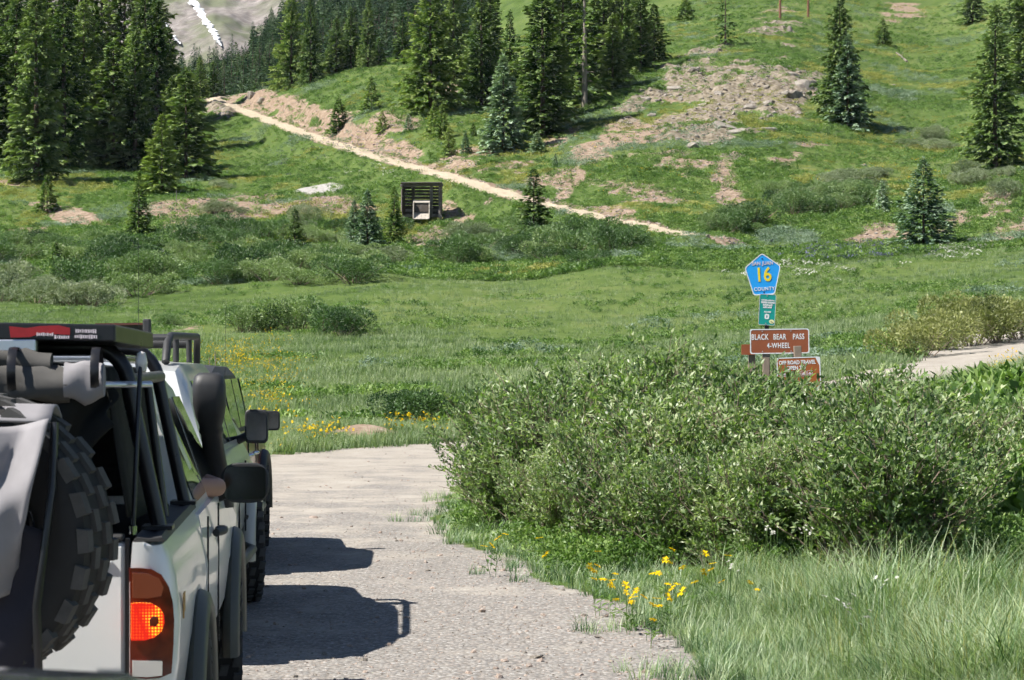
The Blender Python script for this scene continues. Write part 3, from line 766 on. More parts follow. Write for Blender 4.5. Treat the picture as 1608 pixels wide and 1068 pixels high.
# snow in the gullies, laid on the mountain's own surface
MGf = MG.reshape(-1, 3)
mpx = 804 + MGf[:, 0] / MGf[:, 1] * F; mpy = HY - (MGf[:, 2] - CH) / MGf[:, 1] * F
def on_mountain(px, py, off=1.5):
    k = np.argsort((mpx - px) ** 2 + (mpy - py) ** 2)[:4]
    D = float(np.average(MGf[k, 1], weights=1 / (1 + (mpx[k] - px) ** 2 + (mpy[k] - py) ** 2)))
    return P(px, py, D - off - 10)
t = NT('old_snow'); t.bsdf(Base__Color=t.ramp(t.noise(.06, 3, .6, t.pos()), [(.3, (.70, .72, .75)), (.7, (.86, .86, .87))]), Roughness=.8); M_SNOW = t.m
def snow(line, label):
    mb = MB(); secs = []
    g = random.Random(5)
    fine = []
    for (a, b) in zip(line[:-1], line[1:]):
        for q in range(11):
            w = q / 11
            fine.append([a[i] * (1 - w) + b[i] * w for i in range(3)])
    fine.append(line[-1])
    for px, py, w in fine:
        w2 = w * g.uniform(.65, 1.3); px += g.uniform(-1.6, 1.6) * (w > 2)
        row = []
        for q in (-1, -.4, .4, 1):
            p = on_mountain(px + q * w2, py, 2 if abs(q) < 1 else -9)
            row.append(p)
        secs.append(row)
    mb.loft(secs, closed=False, cap=False)
    tag(mb.build('snow_patch', M_SNOW, smooth=60), label, 'snow patch', 'snow left in the gullies')
snow([(290, -16, 8), (306, 6, 7.5), (320, 28, 6), (331, 44, 7), (340, 60, 5.5), (347, 72, 2)], 'long white streak of snow down the main mountain gully')
snow([(252, 20, 2.5), (258, 33, 3), (265, 47, 1.2)], 'thin snow streak left of the main gully, at its upper half')
snow([(271, 55, 2.5), (278, 64, 3.5), (283, 69, 1.5)], 'short snow streak low on the left of the main gully')

# forest: the nearest 200 or so as single trees, the rest as one wood
gf = np.random.default_rng(33)
far_pts = []
FGf = FG
for k in range(2600):
    u = gf.uniform(0, FG.shape[0] - 1.01); v = gf.uniform(0, FG.shape[1] - 1.01) 
    i, j = int(u), int(v); a, b = u - i, v - j
    p = (FG[i, j] * (1 - a) + FG[i + 1, j] * a) * (1 - b) + (FG[i, j + 1] * (1 - a) + FG[i + 1, j + 1] * a) * b
    px = 804 + p[0] / p[1] * F; py = HY - (p[2] - CH) / p[1] * F
    if not (255 < px < 960 and -5 < py < 230): continue
    if px < 410 and p[1] > 800 and gf.random() < .85: continue
    if all((q[0] - p[0]) ** 2 + (q[1] - p[1]) ** 2 > 16 for q in far_pts[-400:]): far_pts.append(p)
far_pts.sort(key=lambda p: p[1])
vis = [p for p in far_pts if 262 < 804 + p[0] / p[1] * F < 660 and 60 < HY - (p[2] - CH) / p[1] * F < 165]
singles = set(id(p) for p in vis[:230])
wood = []
for p in far_pts:
    h = gf.uniform(15, 25)
    if 804 + p[0] / p[1] * F < 440: h *= .52 + .3 * max(0, (804 + p[0] / p[1] * F - 330) / 110)
    if id(p) in singles:
        put_tree('distant_spruce', 0, 0, h, 'far', int(gf.integers(3)), 'dark distant spruce standing in the hazy wood below the mountain', 'trees of the distant wood', loc=Vector(p))
    else: wood.append((p, h))

# ------------------------------------------------------------------ scatter: one object, instanced on points
HID = {}
def proto_collection(name, meshes):
    c = bpy.data.collections.new(name)
    for i, me in enumerate(meshes):
        c.objects.link(bpy.data.objects.new('%s_%02d' % (name, i), me))
    return c
def scatter(name, pts, meshes, scale, rotz=None, tilt=None, idx=None, label=None, cat=None, zsc=None):
    pts = np.asarray(pts, np.float32); n = len(pts)
    me = bpy.data.meshes.new(name); me.vertices.add(n); me.vertices.foreach_set('co', pts.ravel())
    g = np.random.default_rng(abs(hash(name)) % 9999 if False else len(name) * 131 + n)
    rz = g.uniform(0, 6.283, n) if rotz is None else rotz
    rot = np.stack([g.normal(0, 1, n) * (tilt or 0), g.normal(0, 1, n) * (tilt or 0), rz], 1).astype(np.float32)
    a = me.attributes.new('rot', 'FLOAT_VECTOR', 'POINT'); a.data.foreach_set('vector', rot.ravel())
    a = me.attributes.new('scl', 'FLOAT', 'POINT'); a.data.foreach_set('value', np.asarray(scale, np.float32) * np.ones(n, np.float32))
    a = me.attributes.new('idx', 'INT', 'POINT'); a.data.foreach_set('value', (g.integers(0, len(meshes), n) if idx is None else np.asarray(idx)).astype(np.int32))
    me.update()
    o = mobj(name, me)
    col = proto_collection(name + '_kinds', meshes)
    ng = bpy.data.node_groups.new(name + '_scatter', 'GeometryNodeTree')
    ng.interface.new_socket('Geometry', in_out='INPUT', socket_type='NodeSocketGeometry')
    ng.interface.new_socket('Geometry', in_out='OUTPUT', socket_type='NodeSocketGeometry')
    N = ng.nodes.new
    gi, go = N('NodeGroupInput'), N('NodeGroupOutput')
    ci = N('GeometryNodeCollectionInfo'); ci.inputs['Collection'].default_value = col
    ci.inputs['Separate Children'].default_value = True; ci.inputs['Reset Children'].default_value = True
    ip = N('GeometryNodeInstanceOnPoints'); ip.inputs['Pick Instance'].default_value = True
    def na(nm, ty):
        q = N('GeometryNodeInputNamedAttribute'); q.data_type = ty; q.inputs['Name'].default_value = nm
        return q.outputs['Attribute']
    er = N('FunctionNodeEulerToRotation')
    L = ng.links.new
    L(gi.outputs[0], ip.inputs['Points']); L(ci.outputs[0], ip.inputs['Instance'])
    L(na('rot', 'FLOAT_VECTOR'), er.inputs[0]); L(er.outputs[0], ip.inputs['Rotation'])
    L(na('scl', 'FLOAT'), ip.inputs['Scale']); L(na('idx', 'INT'), ip.inputs['Instance Index'])
    L(ip.outputs[0], go.inputs[0])
    m = o.modifiers.new('scatter', 'NODES'); m.node_group = ng
    tag(o, label, cat, kind='stuff')
    return o
def joined(crown, trunk, s=1.0):
    bm = bmesh.new(); bm.from_mesh(crown); bm.from_mesh(trunk)
    me = bpy.data.meshes.new(crown.name + '_whole'); bm.to_mesh(me); bm.free(); me.materials.append(crown.materials[0]); return me
scatter('distant_wood', [w[0] for w in wood], [joined(c, tk) for c, tk, H in SP['far']], [w[1] / 16 for w in wood], tilt=.015, label='mass of distant spruces covering the slope below the mountain', cat='forest')

# ------------------------------------------------------------------ shrubs
def gen_willow(name, seed, w=1.0, h=1.55, stems=80, leaves=11500, ll=.072, mat=None):
    """near willow: arching stems with twigs, real leaves along them"""
    g = np.random.default_rng(seed)
    mb = MB(); anchors = []; dirs = []; depth = []
    for k in range(stems):
        a = g.uniform(0, 6.283); lean = abs(g.normal(.0, .50)) + .05
        b0 = np.array([math.cos(a) * .22 * w * g.random(), math.sin(a) * .22 * w * g.random(), -.1])
        top = h * g.uniform(.55, 1.06) * (1 - .22 * min(lean, 1.4))
        reach = w * min(lean, 1.25) * g.uniform(.7, 1.1)
        end = np.array([math.cos(a) * reach, math.sin(a) * reach, top])
        ctl = np.array([math.cos(a) * reach * .35, math.sin(a) * reach * .35, top * .62])
        s = np.linspace(0, 1, 7)[:, None]
        c = (1 - s) ** 2 * b0 + 2 * s * (1 - s) * ctl + s * s * end
        c[1:] += g.normal(0, .02, (6, 3))
        mb.tube(c, [.011, .010, .008, .007, .005, .004, .002], 4, cap=False)
        if k % 4 == 0:                                               # bare dead twigs among the leaves
            for q in range(3):
                p = c[g.integers(2, 6)]; e = p + np.array([math.cos(a + g.normal(0, .8)), math.sin(a + g.normal(0, .8)), g.uniform(.3, 1.6)]) * h * .16
                mb.tube([p, (p + e) / 2 + g.normal(0, .01, 3), e], [.005, .0035, .002], 3, cap=False)
        for q in range(9):                                           # side twigs
            s0 = g.uniform(.12, 1.0); i = min(int(s0 * 6), 5); f = s0 * 6 - i
            p = c[i] * (1 - f) + c[i + 1] * f
            ta = a + g.normal(0, 1.1); el = g.uniform(.1, 1.25)
            l = h * g.uniform(.10, .26)
            d = np.array([math.cos(ta) * math.cos(el), math.sin(ta) * math.cos(el), math.sin(el)])
            e = p + d * l
            if q < 4: mb.tube([p, e], [.004, .002], 3, cap=False)
            n = max(2, int(leaves / stems / 9))
            u = g.uniform(.1, 1.02, n)[:, None]
            anchors.append(p + (e - p) * u); dirs.append(np.repeat(d[None], n, 0))
    A = np.concatenate(anchors); Dm = np.concatenate(dirs); n = len(A)
    out = norm(g.normal(0, 1, (n, 3)) * [1, 1, .7])
    d = norm(Dm * .8 + out * .85 + np.array([0, 0, .25]))
    L = ll * g.uniform(.55, 1.25, n)
    V, Fc = kites(A, d, g.normal(0, 1, (n, 3)) + [0, 0, .6], L, L * g.uniform(.30, .42, n), .10, .45)
    keep = np.repeat(A[:, 2] > .02, 1)
    foliage = np_mesh(name + '_foliage', V, Fc[keep], mat or M_WIL)
    add_attr(foliage, 'tip', np.repeat(np.clip(g.normal(.5, .28, n), 0, 1), 4))
    return foliage, mb.mesh(name + '_stems', M_TWIG)
WILN = [gen_willow('willow_a', 101, 1.05, 1.55), gen_willow('willow_b', 102, .95, 1.45), gen_willow('willow_c', 103, 1.15, 1.6), gen_willow('willow_d', 104, .9, 1.7)]

def gen_thicket(name, seed, w=2.0, h=2.0, n=5200, size=.135, mat=None, lob=9):
    """shrub seen from far: a lumpy cloud of leaf sprays on stems"""
    g = np.random.default_rng(seed)
    C = np.stack([g.normal(0, .42 * w, lob), g.normal(0, .42 * w, lob), h * g.uniform(.35, .72, lob)], 1); rr = g.uniform(.28, .46, lob) * h
    k = g.integers(0, lob, n); d = norm(g.normal(0, 1, (n, 3)) + [0, 0, .35])
    p = C[k] + d * (rr[k] * g.uniform(.72, 1.08, n))[:, None]
    ok = p[:, 2] > .05; p = p[ok]; d = d[ok]; n = len(p)
    dd = norm(d + g.normal(0, .55, (n, 3)) + [0, 0, .5])
    L = size * g.uniform(.6, 1.4, n)
    V, Fc = kites(p, dd, g.normal(0, 1, (n, 3)) + [0, 0, .3], L, L * g.uniform(.35, .6, n), .1)
    mb = MB()
    for q in range(16):
        c = C[q % lob] + g.normal(0, .15, 3)
        mb.tube([(c[0] * .2, c[1] * .2, -.2), (c[0] * .7, c[1] * .7, c[2] * .6), tuple(c)], [.03, .02, .01], 3, cap=False)
    return np_mesh(name + '_foliage', V, Fc, mat or M_WILMID), mb.mesh(name + '_stems', M_TWIG)
THK = {'green': [gen_thicket('thicket_a', 201), gen_thicket('thicket_b', 202, 2.4, 1.8), gen_thicket('thicket_c', 203, 1.7, 2.3)],
       'grey': [gen_thicket('grey_thicket_a', 204, mat=M_WILGREY), gen_thicket('grey_thicket_b', 205, 2.3, 1.9, mat=M_WILGREY)],
       'brown': [gen_thicket('brown_thicket_a', 206, 1.6, 1.7, 5200, .11, M_WILBRN), gen_thicket('brown_thicket_b', 207, 1.8, 1.6, 5200, .11, M_WILBRN)],
       'fine': [gen_thicket('fine_thicket_a', 208, 1.5, 1.5, 5600, .11, M_WILMID), gen_thicket('fine_thicket_b', 209, 1.7, 1.4, 5600, .11, M_WILMID)]}
def put_shrub(name, pair, loc, s, label, group, rz=None, zs=None):
    r = empty(name, loc, random.uniform(0, 6.28) if rz is None else rz)
    sc = (s, s, s * (zs or 1))
    mobj('foliage', pair[0], r, scale=sc); mobj('stems', pair[1], r, scale=sc)
    return tag(r, label, 'shrub', group)

# the big willow clump beside the road: individual bushes
NEARW = [(768, 25.2, .72), (792, 23.6, .72), (800, 27.5, .98), (850, 23.4, .90), (855, 28.5, 1.0), (905, 21.9, .80), (915, 25.6, 1.04), (950, 29.5, 1.06), (985, 22.0, .92), (1000, 25.5, 1.12), (1035, 20.6, .85), (1060, 28.6, 1.14), (1075, 22.8, .98),
         (1120, 25.8, 1.02), (1145, 20.4, .88), (1165, 28.4, .90), (1190, 22.6, 1.0), (1240, 25.2, .92), (1245, 20.4, .84), (1295, 27.2, .76), (1300, 22.2, .88), (1345, 19.2, .90), (1352, 24.2, .92), (1395, 27.2, .82), (1405, 20.8, .98), (1445, 18.9, .88),
         (1455, 23.6, .72), (1500, 27.0, .52), (1500, 20.6, .84), (1555, 24.4, .54), (1610, 26.8, .62), (1290, 18.8, .74), (1190, 19.0, .66), (1100, 20.0, .66), (1385, 18.2, .78), (1450, 17.8, .66), (960, 20.9, .62), (840, 22.3, .58), (1005, 20.2, .55), (1660, 25.4, .8), (1250, 33.5, .70), (1120, 33.0, .95), (1000, 34.0, .95), (890, 33.5, .95), (810, 32.5, .78), (1197, 25.8, .98), (870, 20.9, .58), (930, 20.0, .62), (1000, 19.2, .62), (1070, 18.7, .64), (1130, 18.3, .62), (1205, 17.7, .62), (1330, 17.3, .78), (1395, 16.9, .84), (1455, 17.0, .72), (1262, 18.0, .66), (1180, 18.6, .55)]
ORD = 'first second third fourth fifth sixth seventh eighth ninth tenth eleventh twelfth thirteenth fourteenth fifteenth sixteenth seventeenth eighteenth nineteenth twentieth twenty-first twenty-second twenty-third twenty-fourth twenty-fifth twenty-sixth twenty-seventh twenty-eighth'.split()
rows = {}
for i, (px, D, s) in enumerate(NEARW): rows.setdefault('front' if D < 20.7 else 'second' if D < 23.7 else 'third' if D < 30 else 'back', []).append((px, i))
wlab = {}
for rn, lst in rows.items():
    for q, (px, i) in enumerate(sorted(lst)):
        wlab[i] = ('leftmost' if q == 0 else 'rightmost' if q == len(lst) - 1 else ORD[q] + ' from the left') + ' grey-green willow in the %s row of the roadside clump' % rn
for i, (px, D, s) in enumerate(NEARW):
    x = (px - 804) / F * D
    put_shrub('willow_bush', WILN[i % 4], (x, D, float(gz(x, D)[0])), s * 1.04, wlab[i], 'roadside willow clump', zs=.98)

# willow thickets further off, by region of the slope: (count, centre column, row, half width, half height, kind, scale)
REG = [(20, 120, 432, 130, 34, 'green', 1.05), (16, 330, 428, 150, 26, 'green', 1.0), (12, 480, 424, 110, 24, 'green', .95), (6, 560, 385, 60, 22, 'green', 1.0), (5, 130, 482, 50, 6, 'grey', .8), (5, 525, 366, 55, 18, 'grey', .8), (12, 410, 388, 110, 18, 'green', .85),
       (16, 760, 408, 160, 12, 'green', 1.0), (12, 960, 392, 130, 16, 'green', 1.0), (8, 870, 360, 60, 14, 'green', .9), (4, 740, 378, 26, 8, 'grey', .85), (9, 640, 412, 70, 12, 'grey', .95), (4, 350, 336, 26, 8, 'grey', .6), (5, 200, 395, 60, 14, 'green', .85), (5, 60, 400, 50, 16, 'green', .9),
       (12, 1270, 330, 100, 26, 'green', .95), (10, 1320, 300, 80, 24, 'grey', .85), (7, 1180, 362, 60, 12, 'green', .85), (7, 1530, 296, 60, 18, 'grey', .85), (5, 1465, 226, 40, 12, 'grey', .8), (5, 1100, 384, 60, 8, 'green', .8), (3, 345, 298, 18, 4, 'grey', .6), (6, 30, 462, 50, 14, 'grey', .9),
       (4, 650, 275, 40, 6, 'green', .55), (5, 480, 205, 60, 10, 'green', .5)]
RLAB = ['at the far left of the thicket above the roof rack', 'in the left middle of the thicket above the meadow', 'in the thicket below the lone dark spruce', 'beside the grey-blue spruce left of the timber bin', 'at the lower left edge of the thicket, low and dusty', 'behind the grey-blue spruce below the terrace', 'just below the bare pink bank of the terrace', 'along the meadow edge below the timber bin', 'along the meadow edge below the dark spruce by the road', 'around the foot of the dark spruce by the road', 'just right of the bare earth by the timber bin', 'below the timber bin, low and pale', 'on the bare pink bank of the terrace', 'near the slim bright spruce on the left', 'at the left edge below the tall grey-green spruce', 'on the right slope above the pink cut bank', 'on the right slope left of the full pale blue spruce', 'at the lower end of the hillside road', 'on the right slope beyond the full pale blue spruce', 'on the open right slope left of the tall dark spruce', 'between the hillside road end and the county sign', 'on the grassy terrace below the left stand', 'at the far left edge of the meadow', 'on the lower edge of the hillside road above the timber bin', 'in the grassy hollow below the hillside road']
gw = np.random.default_rng(77)
for ri, (n, cx, cy, hw, hh, kd, sc) in enumerate(REG):
    for k in range(n):
        px = cx + gw.uniform(-1, 1) * hw; py = cy + gw.uniform(-1, 1) * hh
        p = hit(px, py, 90)
        if p.y > 340: continue
        rd_ = road_dist(np.array([p.x]), np.array([p.y]))[0][0]
        if rd_ < 5.5: continue
        if abs(px - 667) < 46 and py < 428: continue
        if abs(px - 577) < 30 and py < 425 and gw.random() < .7: continue
        v = THK[kd][int(gw.integers(len(THK[kd])))]
        put_shrub('willow_shrub', v, tuple(p), sc * gw.uniform(.65, 1.45), ('green' if kd == 'green' else 'grey-green') + ' willow shrub ' + RLAB[ri], 'willows ' + RLAB[ri], zs=gw.uniform(.62, .98))
for i, (px, py, s, kd, lab) in enumerate([(380, 522, 1.0, 'fine', 'left end of the low green shrub row in the meadow'), (425, 520, 1.15, 'fine', 'second shrub of the low green row in the meadow'), (470, 520, 1.25, 'fine', 'middle shrub of the low green row in the meadow'), (508, 524, 1.2, 'fine', 'fourth shrub of the low green row in the meadow'), (536, 528, 1.0, 'fine', 'dark right end of the low green shrub row in the meadow'),
        (1445, 560, .75, 'brown', 'brownish shrub at the left end of the row behind the right-hand road'), (1480, 550, .8, 'brown', 'second brownish shrub behind the right-hand road'), (1525, 543, .9, 'brown', 'tallest brownish shrub behind the right-hand road'), (1570, 538, .85, 'brown', 'fourth brownish shrub behind the right-hand road'), (1605, 533, .85, 'brown', 'brownish shrub at the right edge behind the road'), (1500, 524, .85, 'brown', 'brownish shrub in the back row behind the right-hand road'), (1555, 516, .85, 'brown', 'rearmost brownish shrub behind the right-hand road'),
        (640, 668, .6, 'fine', 'low green shrub at the meadow edge beyond the gravel road'), (705, 668, .7, 'fine', 'green shrub at the left edge of the willow clump beyond the road'), (265, 512, .5, 'fine', 'small dark green shrub beside the roof rack')]):
    put_shrub('meadow_shrub', THK[kd][i % 2], tuple(hit(px, py, 46)), s, lab, 'shrubs standing in the meadow', zs=.85 if kd == 'fine' else 1)

# ------------------------------------------------------------------ grass, herbs and flowers
def gen_tuft(name, seed, n, h, spread, w, lean, mat, segs=3):
    g = np.random.default_rng(seed); V = []; Fq = []; T = []
    for k in range(n):
        a = g.uniform(0, 6.283); r = spread * math.sqrt(g.random()); hh = h * g.uniform(.55, 1.1)
        b = np.array([math.cos(a) * r, math.sin(a) * r, -.02]); la = a + g.normal(0, .9); ln = lean * g.uniform(.2, 1.2) * hh
        sd = np.array([-math.sin(la), math.cos(la), 0]) * w * .5 * g.uniform(.7, 1.3)
        bi = len(V)
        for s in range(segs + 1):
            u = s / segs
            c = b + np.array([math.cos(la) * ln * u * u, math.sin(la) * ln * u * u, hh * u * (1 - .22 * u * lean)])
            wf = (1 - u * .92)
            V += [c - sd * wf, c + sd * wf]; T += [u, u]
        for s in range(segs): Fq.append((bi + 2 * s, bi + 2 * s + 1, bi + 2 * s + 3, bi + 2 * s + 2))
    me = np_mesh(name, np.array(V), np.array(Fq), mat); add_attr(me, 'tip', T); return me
def gen_herb(name, seed, n, h, spread, size, mat):
    g = np.random.default_rng(seed)
    p = np.stack([g.normal(0, spread * .5, n), g.normal(0, spread * .5, n), h * g.random(n) ** .7 * .9], 1)
    d = norm(np.stack([p[:, 0], p[:, 1], np.full(n, spread * .6)], 1) + g.normal(0, .35, (n, 3)))
    L = size * g.uniform(.6, 1.4, n)
    V, Fc = kites(p, d, g.normal(0, 1, (n, 3)) + [0, 0, .6], L, L * g.uniform(.25, .5, n), .12)
    return np_mesh(name, V, Fc, mat)
def gen_flower(name, seed, heads, h, spread, size, mat):
    """stems with flat flower heads, a few leaves"""
    g = np.random.default_rng(seed)
    mb = MB(); mats = []
    for k in range(heads):
        x, y = g.normal(0, spread, 2); z = h * g.uniform(.7, 1.1)
        tx, ty = g.normal(0, .3), g.normal(.55, .3)
        n0 = len(mb.f)
        for q in range(7):
            a = 6.283 * q / 7
            ux, uy = math.cos(a), math.sin(a)
            zz = lambda r: z + r * (tx * ux + ty * uy)
            r = size
            mb.add([(x, y, z), (x + (ux * .6 - uy * .35) * r, y + (uy * .6 + ux * .35) * r, zz(.6 * r) + .12 * r), (x + ux * r, y + uy * r, zz(r)), (x + (ux * .6 + uy * .35) * r, y + (uy * .6 - ux * .35) * r, zz(.6 * r) + .12 * r)], [(0, 1, 2, 3)])
        mats += [0] * (len(mb.f) - n0)
        n0 = len(mb.f)
        mb.tube([(x * .3, y * .3, -.02), (x * .8, y * .8, z * .6), (x, y, z)], .0022, 3, cap=False)
        for q in range(3):
            a = g.uniform(0, 6.28); zl = z * g.uniform(.1, .5); l = size * 2.2
            mb.add([(x * .6, y * .6, zl), (x * .6 + math.cos(a) * l * .5 - math.sin(a) * l * .15, y * .6 + math.sin(a) * l * .5 + math.cos(a) * l * .15, zl + l * .3), (x * .6 + math.cos(a) * l, y * .6 + math.sin(a) * l, zl + l * .4), (x * .6 + math.cos(a) * l * .5 + math.sin(a) * l * .15, y * .6 + math.sin(a) * l * .5 - math.cos(a) * l * .15, zl + l * .3)], [(0, 1, 2, 3)])
        mats += [1] * (len(mb.f) - n0)
    me = bpy.data.meshes.new(name); me.from_pydata(mb.v, [], mb.f); me.materials.append(mat); me.materials.append(M_HERB)
    me.polygons.foreach_set('material_index', np.array(mats, np.int32)); return me
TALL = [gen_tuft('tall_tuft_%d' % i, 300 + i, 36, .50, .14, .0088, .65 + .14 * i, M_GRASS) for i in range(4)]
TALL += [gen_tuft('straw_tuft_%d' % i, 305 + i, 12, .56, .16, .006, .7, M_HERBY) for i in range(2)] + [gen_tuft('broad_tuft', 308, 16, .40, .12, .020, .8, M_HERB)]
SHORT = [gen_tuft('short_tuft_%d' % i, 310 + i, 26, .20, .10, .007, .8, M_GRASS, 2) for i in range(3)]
MEAD = [gen_tuft('meadow_tuft_%d' % i, 320 + i, 15, .28, .26, .018, .55, M_MEAD, 2) for i in range(4)]
HERB = [gen_herb('herb_%d' % i, 330 + i, 60, .38, .42, .17, M_HERB) for i in range(3)] + [gen_herb('dry_herb_%d' % i, 340 + i, 50, .26, .45, .15, M_HERBY) for i in range(2)] + [gen_herb('lupine_%d' % i, 350 + i, 60, .5, .5, .15, M_HERBB) for i in range(1)]
NHERB = [gen_herb('roadside_herb_%d' % i, 360 + i, 120, .30, .22, .05, M_HERB) for i in range(3)]

gs = np.random.default_rng(55)
def gidx(x, y):
    px = 804 + x / np.maximum(y, .5) * F
    i = np.clip(np.searchsorted(DROWS, y) , 0, len(DROWS) - 1); j = np.clip(np.searchsorted(ang_px, px), 0, len(ang_px) - 1)
    return i, j
def ok_ground(x, y, lim=.35, keep_bare=.08):
    i, j = gidx(x, y)
    bare = np.maximum.reduce([dirt_m[i, j], rock_m[i, j], heap_m[i, j]])
    return (near_m[i, j] < lim) & (hill_m[i, j] < .15) & ((bare < .45) | (gs.random(len(x)) < keep_bare))
def sample(n, px0, px1, d0, d1, pw=1.5):
    px = gs.uniform(px0, px1, n); u = gs.random(n)
    e = 1 - pw
    D = (d0 ** e + u * (d1 ** e - d0 ** e)) ** (1 / e) if abs(e) > 1e-6 else d0 * (d1 / d0) ** u
    return (px - 804) / F * D, D
def with_z(x, y): return np.stack([x, y, gz(x, y)], 1)
# meadow
x, y = sample(60000, -60, 1660, 44, 172, 1.6)
k = ok_ground(x, y) & (gs.random(len(x)) < .35 + .65 * vnoise(x / 3.5, y / 3.5, 5)); x, y = x[k], y[k]
scatter('meadow_grass', with_z(x, y), MEAD, gs.uniform(.55, 1.25, len(x)) * (.75 + .5 * vnoise(x / 6, y / 6, 9)), tilt=.08, label='tall green grass of the meadow between road and slope', cat='grass')
x, y = sample(15000, -60, 1660, 46, 172, 1.4)
k = ok_ground(x, y) & (vnoise(x / 5, y / 5, 15) + .18 * vnoise(x, y, 16) + .2 * ((x / y) > .1) > .80); x, y = x[k], y[k]
scatter('meadow_herbs', with_z(x, y), HERB[:3] + HERB[5:], gs.uniform(.4, .85, len(x)), tilt=.08, idx=np.where(vnoise(x / 9, y / 9, 19) > .78, 3, gs.integers(0, 3, len(x))), label='darker leafy herbs growing among the meadow grass', cat='herbs')
# hillside
x, y = sample(90000, -60, 1680, 168, 480, 1.35)
k = ok_ground(x, y, keep_bare=.34) & (gs.random(len(x)) < .25 + .9 * vnoise(x / 4, y / 4, 25)); x, y = x[k], y[k]
dry = vnoise(x / 11, y / 11, 27) * .8 + .45 * vnoise(x / 3, y / 3, 28)
id_ = np.where(dry > np.where(y < 205, .95, .80), gs.integers(3, 5, len(x)), np.where((vnoise(x / 8, y / 8, 29) > .80), 5, gs.integers(0, 3, len(x))))
scatter('hillside_herbs', with_z(x, y), HERB, gs.uniform(.5, 1.25, len(x)) * (.7 + .6 * vnoise(x / 7, y / 7, 30)), tilt=.12, idx=id_, label='low grass and herbs covering the hillside', cat='herbs')

# foreground verge: tall grass, short grass on the gravel edge, herbs
def verge(n, px0, px1, d0, d1):
    x, y = sample(n, px0, px1, d0, d1, 1.2)
    i, j = gidx(x, y); return x, y, nd_m[i, j], near_m[i, j]
x, y, nd, nm = verge(9000, 700, 1760, 9.5, 18.6)
k = (nd > .12) & (y < 17.0 - 2.2 * sstep(1.9, 2.6, x)) & (nm < .4) & (gs.random(len(x)) < .45 + .8 * vnoise(x / .8, y / .8, 35)); x, y, nd = x[k], y[k], nd[k]
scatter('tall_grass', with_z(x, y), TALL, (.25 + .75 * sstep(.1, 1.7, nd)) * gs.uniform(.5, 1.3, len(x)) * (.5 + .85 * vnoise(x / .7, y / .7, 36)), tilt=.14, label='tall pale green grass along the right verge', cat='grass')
x, y, nd, nm = verge(9000, 560, 1720, 9.5, 30)
k = (nd > -.55) & (nd < .9) & (gs.random(len(x)) < np.where(nd < 0, .9 * (vnoise(x / .55, y / .55, 37) > .70) * np.exp(nd * 2), .8)); x, y = x[k], y[k]
scatter('verge_grass', with_z(x, y), SHORT, gs.uniform(.45, 1.15, len(x)), tilt=.12, label='short grass creeping from the verge onto the gravel', cat='grass')
x, y, nd, nm = verge(5200, 640, 1760, 13.5, 34)
k = (nd > .25) & ((y > 15.5) | (x < 2.2)) & (vnoise(x / 1.1, y / 1.1, 39) + .35 * (y > 18.5) > .62); x, y = x[k], y[k]
scatter('verge_herbs', with_z(x, y), NHERB, gs.uniform(.5, 1.05, len(x)), tilt=.1, label='leafy green weeds under the roadside willows', cat='herbs')
# bright weeds on the right, behind the tall grass
x, y, nd, nm = verge(1500, 1500, 1760, 21, 44)
k = nd > .3; x, y = x[k], y[k]
scatter('bright_weeds', with_z(x, y), HERB[:3], gs.uniform(.7, 1.5, len(x)), tilt=.1, label='bright green weeds at the right edge behind the willows', cat='herbs')
x, y, nd, nm = verge(2600, 1380, 1760, 36, 62)
k = (nd > .12); x, y = x[k], y[k]
scatter('right_bank_grass', with_z(x, y), TALL, gs.uniform(.6, 1.2, len(x)), tilt=.1, label='grass on the bank this side of the right-hand road', cat='grass')
# far road side: narrow strip of grass on the other side of the bend
x, y, nd, nm = verge(7000, -60, 760, 37, 56)
i, j = gidx(x, y); k = (nd > .05) & (nm < .5) & (dirt_m[i, j] < .4); x, y = x[k], y[k]
scatter('bend_grass', with_z(x, y), TALL + SHORT, gs.uniform(.4, .8, len(x)), tilt=.1, label='grass along the far side of the road bend', cat='grass')

# flowers
YEL = [gen_flower('yellow_flower_%d' % i, 400 + i, 2, .30, .07, .034, M_YEL) for i in range(3)]
YELF = [gen_flower('yellow_flower_far_%d' % i, 410 + i, 4, .40, .22, .034, M_YEL) for i in range(2)]
WHI = [gen_flower('white_flower_%d' % i, 420 + i, 4, .46, .05, .016, M_WHITE) for i in range(2)]
FL = []
for (px, py) in [(868, 868), (932, 905), (937, 925), (940, 882), (958, 940), (985, 945), (992, 932), (1000, 946), (1018, 962), (1040, 938), (1045, 905), (1048, 950), (1060, 935), (1078, 918), (1110, 890), (1120, 902), (1124, 912), (985, 952), (1035, 940), (1020, 975), (776, 862), (768, 852), (1050, 880), (1182, 930), (950, 915)]:
    p = hit(px, py + 44, 10)
    o = mobj('yellow_wildflower', YEL[len(FL) % 3], None, tuple(p), (0, 0, random.uniform(0, 6)), random.uniform(.8, 1.1))
    FL.append(tag(o, 'yellow wildflower at the grassy edge of the gravel below the willows', 'flower', 'yellow flowers on the verge'))
for (px, py) in [(1142, 905), (1190, 828), (1200, 836), (1215, 842), (1258, 832), (1272, 846), (1170, 832), (1392, 975), (1370, 1005), (1330, 1010), (1495, 1000), (1320, 1022)]:
    p = hit(px, py + 72, 10)
    o = mobj('white_wildflower', WHI[len(FL) % 2], None, tuple(p), (0, 0, random.uniform(0, 6)), random.uniform(.8, 1.1)); FL.append(o)
    tag(o, 'small white flower head in the tall grass before the willows', 'flower', 'white flowers in the verge grass')
